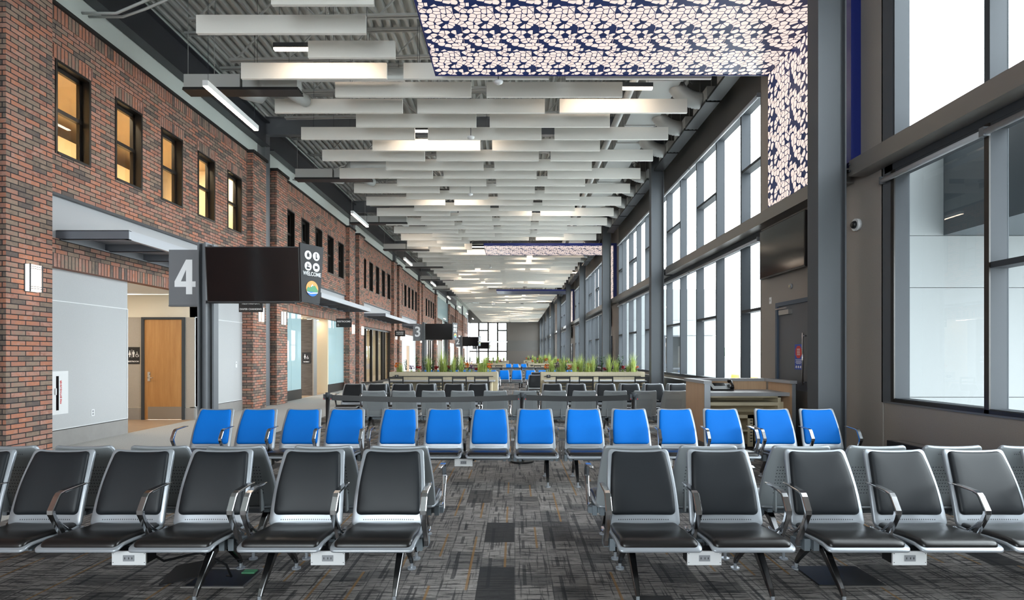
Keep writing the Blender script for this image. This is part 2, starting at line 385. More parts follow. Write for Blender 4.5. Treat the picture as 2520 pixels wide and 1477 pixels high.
# ---------------------------------------------------------------- left brick wall
def bayS(k): return 8.99 + P*k
def bayE(k): return 15.92 + P*k
WIN = [0.27 + 1.39*i for i in range(5)]
ww = 0.78; wz0, wz1 = 4.835, 6.38
win_n = [0]
def upper_window(y0, lit, k):
    win_n[0] += 1
    mb = MB(); x0, x1 = -7.66, -7.60
    # deep black reveal lining
    t = 0.045
    mb.box(x1-0.1, XW+0.012, y0-0.001, y0+t, wz0, wz1); mb.box(x1-0.1, XW+0.012, y0+ww-t, y0+ww, wz0, wz1)
    mb.box(x1-0.1, XW+0.012, y0+t, y0+ww-t, wz1-t, wz1); mb.box(x1-0.1, XW+0.02, y0+t, y0+ww-t, wz0, wz0+0.04)
    zm = (wz0+wz1)/2
    mb.box(x0, x1, y0+t, y0+t+0.05, wz0, wz1); mb.box(x0, x1, y0+ww-t-0.05, y0+ww-t, wz0, wz1)
    mb.box(x0, x1, y0+t, y0+ww-t, wz0+0.04, wz0+0.10); mb.box(x0, x1, y0+t, y0+ww-t, wz1-t-0.07, wz1-t)
    mb.box(x0, x1+0.015, y0+t, y0+ww-t, zm-0.03, zm+0.035)
    o = S(mb.build('window_%d' % win_n[0], 'black_frame'))
    g = bx(-7.638, -7.63, y0+0.09, y0+ww-0.09, wz0+0.1, wz1-0.11).build('glass', 'glass', o)
for k in range(-1, 9):
    s, e = bayS(k), bayE(k)
    if k == 5: continue
    if k == -1: s = -9.5; e = 6.6
    mb = MB(); X0 = XW-0.2
    if k == -1:
        mb.box(X0, XW, s, e, 0, 7.22)
    else:
        # brick skin around five window holes, grey panel slot under it
        mb.box(X0, XW, s, e, 4.19, wz0); mb.box(X0, XW, s, e, wz1+0.225, 7.0)
        ys = [s] + sum([[s+w, s+w+ww] for w in WIN], []) + [e]
        for i in range(0, len(ys), 2): mb.box(X0, XW, ys[i], ys[i+1], wz0, wz1+0.225)
        mb.box(X0, XW, s, e, 3.2, 3.45)
    wl = S(mb.build('wall_left', 'brick'))
    if k >= 0:
        sb = MB(); sb.box(X0, XW+0.012, s, e, 7.0, 7.22); sb.box(X0, XW+0.008, s, e, 2.98, 3.2)
        for w in WIN: sb.box(X0, XW+0.008, s+w-0.04, s+w+ww+0.04, wz1, wz1+0.225)
        S(sb.build('wall_left', 'soldier'))

        pn = MB(); pn.box(XG-0.05, XW-0.06, s, e, 3.45, 4.15)
        S(pn.build('wall_left', 'panel_grey'))
        S(MB().box(XG, XW+0.02, s, e, 4.15, 4.19).build('trim_%d' % (1+k), 'steel_dark'))
        if k <= 6:
            for w in WIN: upper_window(s+w, k == 0, k)
        # room behind the upper windows
        rm = MB(); yb0, yb1 = s-0.2, e+0.2; xb = -11.5 if k == 0 else -8.1
        rm.box(xb-0.1, xb, yb0, yb1, 4.2, 7.0, 0); rm.box(xb, XW-0.2, yb0-0.1, yb0, 4.2, 7.0, 0); rm.box(xb, XW-0.2, yb1, yb1+0.1, 4.2, 7.0, 0)
        rm.box(xb, XW-0.2, yb0, yb1, 6.75, 6.85, 1); rm.box(xb, XW-0.2, yb0, yb1, 4.3, 4.4, 0)
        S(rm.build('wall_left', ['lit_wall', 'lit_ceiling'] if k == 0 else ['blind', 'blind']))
    # black cap
    S(bx(X0, XW+0.06, s, e, 7.22, 7.28).build('trim_20', 'black_trim'))
lr = S(MB().box(-10.2, -9.9, 9.0, 16.0, 4.4, 6.3).build('wall_left', 'locker'))
for yy in (9.9, 12.2, 14.5):
    l = tag(bx(-8.02, -7.72, yy, yy+1.2, 6.72, 6.745).build('troffer_light', 'room_troffer'), 'lit ceiling panel in the upper room, %s window' % {9.9:'behind the nearest', 12.2:'behind the middle', 14.5:'behind the farthest lit'}[yy], 'ceiling light', 'ceiling panels in the upper room')
# piers
for k in range(-1, 9):
    for kind_, y0 in (('A', bayE(k)), ('B', 8.18+P*(k+1))):
        if k == 4 and kind_ == 'B': continue
        if k == 5 and kind_ == 'A': continue
        if y0 > 90: continue
        y1 = y0+0.82
        mb = MB(); mb.box(XG-0.12, XP, y0, y1, 0, 7.2)
        S(mb.build('wall_left', 'brick'))
        S(MB().box(XG-0.12, XP+0.05, y0-0.05, y1+0.05, 7.2, 7.28).build('trim_21', 'black_trim'))
# wall between piers behind the steel columns
for k in range(0, 9):
    y0 = bayE(k-1)+0.82; y1 = 8.18+P*k
    S(bx(-7.95, -7.84, y0, y1, 0, 8.6).build('wall_left', 'drywall_band'))
# drywall band and longitudinal beam above the brick
for k in range(-1, 9):
    s = (8.99+P*(k)) if k >= 0 else -9.5
    S(bx(-7.8, -7.6, s-0.82 if k >= 0 else s, bayE(k)+0.9, 7.28, 8.9).build('wall_left', 'drywall_band'))
# grid columns in the left wall and roof girders
GR = [7.85 + P*k for k in range(-1, 10)]
for i, g in enumerate(GR):
    lab = ORD[i]
    mb = MB(); x0, x1 = -7.82, -7.46; y0, y1 = g-0.13, g+0.17
    y0 -= 0.62*0; 
    mb.box(x0, x0+0.02, y0-0.02, y1+0.02, 0, 8.7); mb.box(x1-0.02, x1, y0-0.02, y1+0.02, 0, 8.7); mb.box(x0+0.02, x1-0.02, (y0+y1)/2-0.01, (y0+y1)/2+0.01, 0, 8.7)
    o = mb.build('steel_column', 'steel'); tag(o, 'grey steel column in the slot between brick piers, %s of the left side from the camera' % lab, 'column', 'steel columns of the brick side')
# ---------------------------------------------------------------- ground-floor openings on the left
def gwall(y0, y1, z1=2.98, m='wall_grey', x=XG):
    mb = MB(); mb.box(x-0.12, x, y0, y1, 0.30, z1)
    S(mb.build('wall_left', m))
    S(bx(x-0.12, x+0.012, y0, y1, 0, 0.275).build('baseboard_left', 'base_tile'))
    S(MB().box(x-0.12, x+0.006, y0, y1, 0.275, 0.29, 0).box(x-0.1, x+0.012, y0, y1, 0.29, 0.302, 1).build('trim_22', ['black_trim', 'white']))
# bay 0: grey wall, corridor, grey wall
gwall(8.6, 11.20); gwall(13.56, 16.2)
for y0, y1 in ((9.0, 11.20), (13.56, 15.95)):
    mb = MB(); mb.box(XG, XG+0.012, y0, y1, 2.435, 2.45)
    S(mb.build('trim_23', 'white'))
S(MB().box(XG-0.005, XG+0.014, 11.185, 11.20, 0.29, 2.45).box(XG-0.005, XG+0.014, 13.56, 13.575, 0.29, 2.45).build('trim_24', 'white'))
# corridor walls
cw = MB(); cw.box(-12.4, -8.83, 13.56, 13.7, 0, 2.98, 0); cw.box(-7.87, XG, 13.56, 13.7, 0, 2.98, 0); cw.box(-8.83, -7.87, 13.56, 13.7, 2.43, 2.98, 0)
S(cw.build('wall_back', 'wall_cream'))
cp = MB(); cp.box(-12.4, -8.87, 13.545, 13.56, 0.30, 2.44); cp.box(-7.84, XG, 13.545, 13.56, 0.30, 2.44); S(cp.build('wall_back', 'wall_taupe'))
S(MB().box(-12.4, -8.87, 13.535, 13.56, 0, 0.28).box(-7.84, XG, 13.535, 13.56, 0, 0.28).build('baseboard_back', 'base_tile'))
S(MB().box(-12.4, XG-0.12, 11.08, 11.2, 0, 2.98).box(-12.5, -12.4, 11.1, 13.7, 0, 2.98).build('wall_left', 'wall_cream'))
S(bx(-12.5, XG-0.12, 9.0, 16.2, 3.0, 3.1).build('ceiling', 'white'))
S(bx(-7.75, XW-0.2+0.0, 8.99, 15.92, 2.99, 3.1).build('ceiling', 'wall_cream'))
for i, (lx, ly) in enumerate(((-8.7, 12.0), (-10.6, 12.0))):
    t_ = thing('corridor_light', 'square lit ceiling panel in the restroom corridor, %s' % ['nearer the hall', 'farther in'][i], 'ceiling light', (lx, ly, 2.97))
    bx(-0.32, 0.32, -0.32, 0.32, 0.0, 0.029).build('frame', 'white', t_); bx(-0.28, 0.28, -0.28, 0.28, -0.008, 0).build('diffuser', 'troffer', t_)
# corridor door
d = S(MB().box(-8.86, -8.80, 13.50, 13.60, 0, 2.44).box(-7.90, -7.84, 13.50, 13.60, 0, 2.44).box(-8.80, -7.90, 13.50, 13.60, 2.385, 2.44).build('door_1', 'anthracite'))
lf = bx(-8.80, -7.90, 13.535, 13.58, 0.01, 2.385).build('door_leaf', 'maple', d)
bx(-8.72, -7.92, 13.531, 13.535, 0.02, 0.31).build('kick_plate', 'stainless', lf)
hb = MB(); hb.box(-8.72, -8.66, 13.52, 13.535, 0.92, 1.14); hb.tube([(-8.69, 13.53, 1.0), (-8.69, 13.47, 1.0), (-8.56, 13.47, 1.0)], 0.010); hb.tube([(-8.69, 13.535, 1.09), (-8.69, 13.50, 1.09)], 0.022)
hb.build('handle', 'chrome', lf)
# small grey wall fittings
def outlet(x, y, z, lab, axis='x'):
    t_ = thing('wall_outlet', lab, 'outlet', (x, y, z))
    bx(0, 0.006, -0.038, 0.038, -0.06, 0.06).build('plate', 'white', t_)
    MB().box(0.006, 0.009, -0.017, 0.017, -0.042, -0.008).box(0.006, 0.009, -0.017, 0.017, 0.008, 0.042).build('socket', 'outlet', t_)
outlet(XG, 10.28, 0.50, 'white power outlet low on the grey wall left of the restroom corridor')
outlet(XG, 14.2, 0.50, 'white power outlet low on the grey wall right of the gate post')
t_ = thing('thermostat', 'small white wall thermostat beside the second brick pier', 'thermostat', (XG, 15.55, 1.28))
bx(0, 0.02, -0.045, 0.045, -0.08, 0.08).build('housing', 'white', t_); bx(0.02, 0.022, -0.02, 0.02, 0.02, 0.05).build('display', 'outlet', t_)
# fire extinguisher cabinet
t_ = thing('extinguisher_cabinet', 'white recessed fire extinguisher cabinet with slot window and red vertical lettering', 'cabinet', (XG, 9.47, 0.55))
bx(0, 0.02, -0.28, 0.22, 0, 0.72).build('frame', 'white', t_)
dr = bx(0.02, 0.034, -0.235, 0.18, 0.045, 0.675).build('door', 'white', t_)
bx(0.034, 0.036, -0.055, 0.0, 0.07, 0.64).build('slot_window', 'screen', dr)
MB().box(0.034, 0.055, -0.085, -0.065, 0.33, 0.44).build('pull_handle', 'white', dr)
lettering('FIRE EXTINGUISHER', 0.044, dr, (0.036, 0.045, 0.37), (math.pi/2, math.pi/2*3, math.pi/2), 'red')
# restroom sign on the corridor wall
def person(mb, cx, cz, h, y, mi=1, dress=False):
    r = h*0.09; n = 12
    mb.add([(cx+r*math.cos(2*math.pi*i/n), y, cz+h*0.9+r*math.sin(2*math.pi*i/n)) for i in range(n)], [tuple(range(n))[::-1]], mi)
    w = h*0.13
    if dress: poly = [(cx-w*.6, cz+h*.78), (cx+w*.6, cz+h*.78), (cx+w*1.5, cz+h*.33), (cx+w*.5, cz+h*.33), (cx+w*.5, cz), (cx-w*.5, cz), (cx-w*.5, cz+h*.33), (cx-w*1.5, cz+h*.33)]
    else: poly = [(cx-w*1.3, cz+h*.78), (cx+w*1.3, cz+h*.78), (cx+w*1.3, cz+h*.42), (cx+w*.7, cz+h*.42), (cx+w*.7, cz), (cx-w*.7, cz), (cx-w*.7, cz+h*.42), (cx-w*1.3, cz+h*.42)]
    mb.add([(a, y, b) for a, b in poly], [tuple(range(len(poly)))[::-1]], mi)
def wheelchair(mb, cx, cz, h, y, mi=1):
    n = 20; r0, r1 = h*0.24, h*0.32; vs = []; 
    for i in range(n):
        a = math.radians(100)+math.radians(260)*i/(n-1)
        vs += [(cx+r0*math.cos(a), y, cz+h*0.32+r0*math.sin(a)), (cx+r1*math.cos(a), y, cz+h*0.32+r1*math.sin(a))]
    mb.add(vs, [(2*i, 2*i+1, 2*i+3, 2*i+2) for i in range(n-1)], mi)
    for (a, b, c, d_) in ((-.06, .35, .03, .8), (-.06, .35, .3, .43), (.25, .1, .33, .42), (-.02, .58, .2, .64)):
        mb.add([(cx+a*h, y, cz+b*h), (cx+c*h, y, cz+b*h), (cx+c*h, y, cz+d_*h), (cx+a*h, y, cz+d_*h)], [(0, 1, 2, 3)], mi)
    r = h*0.08; mb.add([(cx-.015*h+r*math.cos(2*math.pi*i/10), y, cz+h*0.92+r*math.sin(2*math.pi*i/10)) for i in range(10)], [tuple(range(10))], mi)
t_ = thing('restroom_sign', 'black restroom plaque with white figures on the corridor wall beside the wooden door', 'sign', (-9.05, 13.545, 1.33))
mb = MB(); mb.box(-0.16, 0.13, -0.012, 0, 0, 0.40); mb.build('plaque', 'sign_black', t_)
mb = MB(); person(mb, -0.10, 0.16, 0.16, -0.014, 0, True); mb.box(-0.052, -0.046, -0.014, -0.0135, 0.14, 0.34); person(mb, -0.01, 0.16, 0.16, -0.014, 0); wheelchair(mb, 0.075, 0.16, 0.13, -0.014, 0)
mb.build('pictogram', 'sign_white', t_); lettering('RESTROOM', 0.05, t_, (-0.015, -0.014, 0.055))

# bay 1: frosted glass walls, women's restroom niche
def gpanel(y0, y1, lab):
    t_ = thing('glass_partition', lab, 'glass partition', (XG+0.04, y0, 0))
    L = y1-y0; n = max(1, round(L/1.0))
    bx(-0.03, 0.03, 0, L, 0, 0.34).build('base_rail', 'black_frame', t_)
    for i in range(n): bx(-0.006, 0.006, L*i/n+0.006, L*(i+1)/n-0.006, 0.34, 2.98).build('glass_pane', 'glass_milky', t_)
s1 = bayS(1)
gpanel(s1+0.12, 20.2, 'frosted glass partition left of the dark stone wall of the women\'s restroom')
gpanel(23.05, bayE(1), 'frosted glass partition right of the women\'s restroom entrance')
S(bx(-8.12, -7.66, 21.6, 21.9, 0, 2.9).build('wall_back', 'dark_stone'))
S(MB().box(-7.66, -7.62, 21.58, 21.95, 0, 2.9).build('trim_25', 'stainless'))
S(MB().box(-12, -7.56, 23.0, 23.12, 0, 2.98).box(-12, -8.12, 21.8, 21.9, 0, 2.98).build('wall_back', 'lit_wall'))
S(MB().box(-12, -7.75, 18.0, 25.2, 2.98, 3.05).build('ceiling', 'wall_cream'))
S(MB().box(-12, -8.6, 18.2, 18.3, 0, 2.98).box(-8.7, -8.6, 18.3, 21.0, 0, 2.98).build('wall_back', 'wall_cream'))
t_ = thing('ceiling_strip_light', 'lit strip light above the women\'s restroom entrance', 'ceiling light', (-7.95, 21.9, 2.93)); bx(-0.1, 0.1, 0.1, 1.0, 0, 0.05).build('housing', 'white', t_); bx(-0.08, 0.08, 0.12, 0.98, -0.01, 0).build('diffuser', 'troffer', t_)
t_ = thing('restroom_sign', 'black plaque reading WOMEN on the dark stone wall', 'sign', (-7.90, 21.6, 1.22))
bx(-0.16, 0.16, -0.012, 0, 0, 0.42).build('plaque', 'sign_black', t_)
mb = MB(); person(mb, -0.05, 0.17, 0.18, -0.014, 0, True); wheelchair(mb, 0.05, 0.17, 0.13, -0.014, 0); mb.build('pictogram', 'sign_white', t_); lettering('WOMEN', 0.055, t_, (0, -0.014, 0.06))
# bay 2: glazed storefront with black frames, warm room
s2, e2 = bayS(2), bayE(2)
t_ = thing('glazed_storefront', 'black framed glazed front of a warmly lit room on the brick side', 'storefront', (XG, s2, 0))
mb = MB(); L = e2-s2
mb.box(-0.06, 0.06, 0, L, 0, 0.12); mb.box(-0.06, 0.06, 0, L, 2.88, 2.98)
posts = [0.05, 1.35, 2.6, 3.9, 5.1, 5.6, L-0.05]
for a in posts: mb.box(-0.07, 0.07, a-0.05, a+0.05, 0.12, 2.88)
mb.build('frame', 'black_frame', t_)
for i in range(6): bx(-0.006, 0.006, posts[i]+0.05, posts[i+1]-0.05, 0.12, 2.88).build('glass_pane', 'glass', t_)
S(MB().box(-11.5, -11.4, s2, e2, 0, 3, 0).box(-11.5, XG-0.1, s2-0.1, s2, 0, 3, 0).box(-11.5, XG-0.1, e2, e2+0.1, 0, 3, 0).box(-11.5, XG-0.07, s2, e2, 2.99, 3.1, 1).build('wall_left', ['lit_wall', 'lit_ceiling']))
for yy in (s2+1.5, s2+4.8):
    l = tag(bx(-9.9, -9.3, yy, yy+1.2, 2.96, 2.985).build('troffer_light', 'troffer'), 'lit ceiling panel inside the glazed room, %s' % ('nearer' if yy < s2+3 else 'farther'), 'ceiling light')
# bay 3 and on: white wall with a doorway; pale walls
for k, mt in ((3, 'white'), (4, 'wall_taupe'), (6, 'white'), (7, 'wall_taupe'), (8, 'wall_taupe')):
    s, e = bayS(k), bayE(k)
    if k == 3:
        S(MB().box(XG-0.1, XG, s, s+3.2, 0, 3).box(XG-0.1, XG, s+4.3, e, 0, 3).box(XG-0.1, XG, s+3.2, s+4.3, 2.2, 3).build('wall_left', mt))
        dd = S(bx(XG-0.09, XG-0.03, s+3.2, s+4.3, 0, 2.2).build('door_2', 'podium_wood'))
    elif k == 4:
        mb = MB(); mb.box(-0.06, 0.06, 0, 6.9, 0, 0.15); mb.box(-0.06, 0.06, 0, 6.9, 2.85, 2.98)
        t_ = thing('glazed_storefront', 'distant dark framed glazed front behind the third gate sign', 'storefront', (XG, s, 0))
        for a in range(6): mb.box(-0.06, 0.06, a*1.36, a*1.36+0.1, 0.15, 2.85)
        mb.build('frame', 'black_frame', t_)
        S(bx(XG-0.6, XG-0.5, s, e, 0, 3).build('wall_left', 'panel_grey'))
    else:
        S(bx(XG-0.1, XG, s, e, 0, 3).build('wall_left', mt))
s5, e5 = bayE(4)+0.82, 8.18+P*6
S(MB().box(-8.2, -8.1, s5, e5, 0, 3.1, 0).box(-8.2, -8.1, s5, e5, 3.1, 7.28, 1).build('wall_left', ['wall_taupe', 'brick']))
S(bx(-8.15, -7.5, s5, e5, 5.2, 7.28).build('wall_left', 'glass_milky'))
# wall-side lit sconces on the brick piers
def sconce(y, lab):
    t_ = thing('wall_sconce', lab, 'sconce', (XP, y, 2.49))
    mb = MB(); mb.box(0, 0.012, -0.11, 0.11, 0, 0.42); mb.box(0.085, 0.10, -0.115, -0.105, 0, 0.42); mb.box(0.085, 0.10, 0.105, 0.115, 0, 0.42)
    for z in (0.045, 0.075, 0.345, 0.375): mb.box(0.10, 0.108, -0.135, 0.135, z, z+0.008)
    mb.build('bracket', 'anthracite', t_); bx(0.012, 0.085, -0.1, 0.1, 0.01, 0.41).build('glass_shade', 'sconce', t_)
near = ['on the nearest brick pier', 'on the brick pier left of the first slot column', 'on the brick pier right of the first slot column']
ys = [8.59]
for k in range(0, 8): ys += [bayE(k)+0.41, 8.18+P*(k+1)+0.41]
for i, y in enumerate(ys):
    if 53.9 < y < 63: continue
    sconce(y, 'lit wall sconce with metal bars %s' % (near[i] if i < 3 else 'on the %s brick pier from the camera' % ORD[i]))
# canopies
for k in range(0, 5):
    y0 = bayS(k)+0.36; y1 = bayE(k)-0.1; L = y1-y0
    t_ = thing('steel_canopy', 'grey steel channel canopy over the %s opening in the brick wall' % ORD[k], 'canopy', (-7.55, y0, 3.44), 0, 'canopies over the brick openings')
    xo = 1.21
    for yy in (0, L-0.08): MB().box(0, xo, yy, yy+0.012, 0, 0.15).box(0, xo, yy, yy+0.07, 0, 0.01).box(0, xo, yy, yy+0.07, 0.14, 0.15).build('end_channel', 'canopy', t_)
    MB().box(xo-0.012, xo, 0.012, L, 0, 0.15).box(xo-0.07, xo-0.012, 0.012, L, 0, 0.01).box(xo-0.07, xo-0.012, 0.012, L, 0.14, 0.15).build('outer_channel', 'canopy_light', t_)
    MB().box(0, 0.012, 0.012, L, 0, 0.15).box(0.012, 0.09, 0.012, L, -0.005, 0.01).build('wall_channel', 'canopy_light', t_)
    n = 5
    for i in range(1, n+1):
        yy = L*i/(n+1)+0.05
        if i == n+1: continue
        m2 = MB(); m2.box(0.012, xo-0.012, yy, yy+0.012, 0.0, 0.14); m2.box(0.012, xo-0.07, yy, yy+0.06, 0, 0.01)
        m2.build('cross_beam', 'canopy', t_)
    bx(0.012, xo-0.012, 0.02, L, 0.152, 0.16).build('top_plate', 'canopy_light', t_)
# hanging blade signs
for i, (y, txt, lab) in enumerate(((14.3, 'DIAPER CHANGING', 'black hanging sign reading DIAPER CHANGING below the gate screen'),
                      (22.1, 'RESTROOMS', 'black hanging sign reading RESTROOMS at the second canopy'),
                      (32.9, 'BUSINESS\nLOUNGE', 'black hanging sign reading BUSINESS LOUNGE at the third canopy'))):
    t_ = thing('hanging_sign', lab, 'sign', (-6.62, y, 2.62))
    bx(-0.3, 0.3, -0.02, 0.02, 0, 0.34).build('board', 'sign_black', t_)
    for a in (-0.2, 0.2): MB().tube([(a, 0, 0.34), (a, 0, 0.98)], 0.006).build('hanger_rod', 'anthracite', t_)
    if i == 2: lettering(txt, 0.10, t_, (0, -0.022, 0.18))
    else: lettering(txt, 0.062 if i == 0 else 0.092, t_, (0, -0.022, 0.07 if i == 0 else 0.22))
    if i == 1:
        mb = MB(); wheelchair(mb, -0.22, 0.04, 0.1, -0.022, 0); mb.build('pictogram', 'sign_white', t_)
    if i == 0: lettering('RESTROOM', 0.085, t_, (0, -0.022, 0.22))

# ---------------------------------------------------------------- right glazed wall
XR = 4.75
def pier_r(y0, y1):
    S(bx(XR, XR+0.2, y0, y1, 0, 8.9).build('wall_right', 'wall_brown'))
wn = 40
for j in range(-1, 5):
    y0 = 10.96+18.64*j; y1 = 25.94+18.64*j
    if y0 > 90: break
    y1 = min(y1, END)
    ya = max(y0, 1.4)
    if j < 0: S(bx(XR, XR+0.2, -9.5, ya, 0, 8.95).build('wall_right', 'wall_brown'))
    # sill wall, bulkheads
    S(bx(XR, XR+0.2, ya, y1, -0.1, 0.93).build('wall_right', 'wall_brown'))
    S(bx(XR-0.02, XR+0.2, ya, y1, 0.93, 0.95).build('trim_30', 'anthracite' if j >= 0 else 'steel'))
    S(bx(XR, XR+0.2, ya, y1, 3.86, 4.18).build('wall_right', 'anthracite'))
    S(bx(XR, XR+0.2, ya, y1, 6.62, 8.95).build('wall_right', 'wall_dark'))
    ms = [y1-1.42*i for i in range(0, 30)] if j < 0 else [y0+0.98+1.46*i for i in range(0, 12)]
    if j < 0: ms = [7.15-1.425*i for i in range(0, 12)]; 
    ms = [m_ for m_ in ms if ya+0.3 < m_ < y1-0.3 or (j < 0 and m_ > 7)]
    edges = sorted(set([ya]+ms+[y1]))
    for tier, (z0, z1, tz) in enumerate(((0.95, 3.86, 2.44), (4.18, 6.62, 5.36))):
        for i in range(len(edges)-1):
            a, b = edges[i], edges[i+1]
            if b-a < 0.25: continue
            wn += 1
            mb = MB(); t = 0.035
            xa, xb = XR+0.005, XR+0.195
            mb.box(xa, xb, a, a+t, z0, z1); mb.box(xa, xb, b-t, b, z0, z1)
            mb.box(xa, xb, a+t, b-t, z0, z0+0.05); mb.box(xa, xb, a+t, b-t, z1-0.05, z1)
            par = i if j >= 0 else len(edges)-1-i
            if par % 2 == (0 if j >= 0 else 1) : mb.box(xa, xb, a+t, b-t, tz-0.03, tz+0.03)
            o = S(mb.build('window_%d' % wn, 'anthracite'))
            bx(XR+0.178, XR+0.186, a+t, b-t, z0+0.05, z1-0.05).build('glass', 'glass', o)
    if j < 0:
        S(bx(XR, XR+0.2, 7.15, 7.36, 0.93, 8.9).build('wall_right', 'steel_r'))
        S(MB().box(XR-0.012, XR+0.004, -9.5, 7.12, 0.95, 0.99).build('trim_31', 'black_frame'))
        mm = MB()
        for m_ in ms:
            mm.box(XR-0.012, XR+0.004, m_-0.045, m_+0.015, 0.95, 3.86)
        S(mm.build('trim_31', 'black_frame'))
    if y1 < 91: pier_r(y1+ (0.02 if j>=0 else -0.0) if j >= 0 else 7.34, 10.96+18.64*(j+1))
    # roller shade housings
    for tier, z in ((0, 3.74), (1, 6.52)):
        yy = ya; c = 0
        while yy < y1-0.5 and c < 6:
            L = min(4.3, y1-yy); c += 1
            t_ = thing('roller_shade', 'grey roller shade housing above the %s windows, %s glazed bay, %s from the camera' % ('lower' if tier == 0 else 'upper', ['near right','first','second','third','fourth','fifth'][j+1], ORD[c-1]), 'roller shade', (XR-0.045, yy, z), 0, 'roller shades along the glazing')
            MB().tube([(0, 0.03, 0.03), (0, L-0.03, 0.03)], 0.035).build('roller', 'panel_grey', t_)
            MB().box(-0.03, 0.04, 0.0, 0.03, -0.01, 0.08).box(-0.03, 0.04, L-0.03, L, -0.01, 0.08).build('bracket', 'steel', t_)
            yy += L
# steel columns and mid-height beams on the right
for i, g in enumerate(GR):
    mb = MB(); a, b = g-0.2, g+0.0; x0, x1 = 4.08, 4.46
    a = g-0.21; b = g+0.02
    mb.box(x0, x0+0.02, a, b+0.05, 0, 8.9); mb.box(x1-0.02, x1, a, b+0.05, 0, 8.9); mb.box(x0+0.02, x1-0.02, a+0.06, a+0.085, 0, 8.9)
    mb.box(x0-0.03, x1+0.03, a-0.04, b+0.09, 0, 0.02)
    o = mb.build('steel_column', 'steel_r'); tag(o, 'tall grey steel column on the glazed side, %s from the camera' % ORD[i], 'column', 'steel columns of the glazed side')
    if i+1 < len(GR):
        L = P-0.3; yb = g+0.1
        if i == 0: yb = g+0.1
        t = MB(); t.box(4.50, 4.74, 0, L, 4.13, 4.15).box(4.50, 4.74, 0, L, 3.94, 3.96).box(4.50, 4.515, 0, L, 3.96, 4.13)
        t.box(4.49, 4.52, -0.1, 0.0, 3.94, 4.15)
        t_ = thing('steel_beam', 'grey horizontal steel beam between the window tiers, %s span from the camera' % ORD[i], 'beam', (0, yb, 0), 0, 'beams between the window tiers')
        t.build('girder', 'steel_beam', t_)
        bm = MB()
        for z in (4.0, 4.09): bm.tube([(4.49, L-0.04, z), (4.475, L-0.04, z)], 0.014)
        bm.build('bolt', 'steel_dark', t_)
# black heater cabinet under the windows
def heater(y0, y1, z, lab):
    t_ = thing('baseboard_heater', lab, 'heater', (XR, y0, 0))
    bx(-0.2, 0, 0, y1-y0, 0.08, z).build('casing', 'black', t_)
    bx(-0.16, -0.03, 0.05, y1-y0-0.05, z, z+0.004).build('grille', 'stainless', t_)
    bx(-0.17, 0, 0.03, y1-y0-0.03, 0, 0.08).build('plinth', 'black_trim', t_)
heater(-1.5, 6.95, 0.50, 'low black heater cabinet under the near right window')
heater(11.2, 25.5, 0.86, 'long black heater cabinet under the windows behind the podium')
heater(30.0, 44.0, 0.86, 'long black heater cabinet under the second glazed bay')
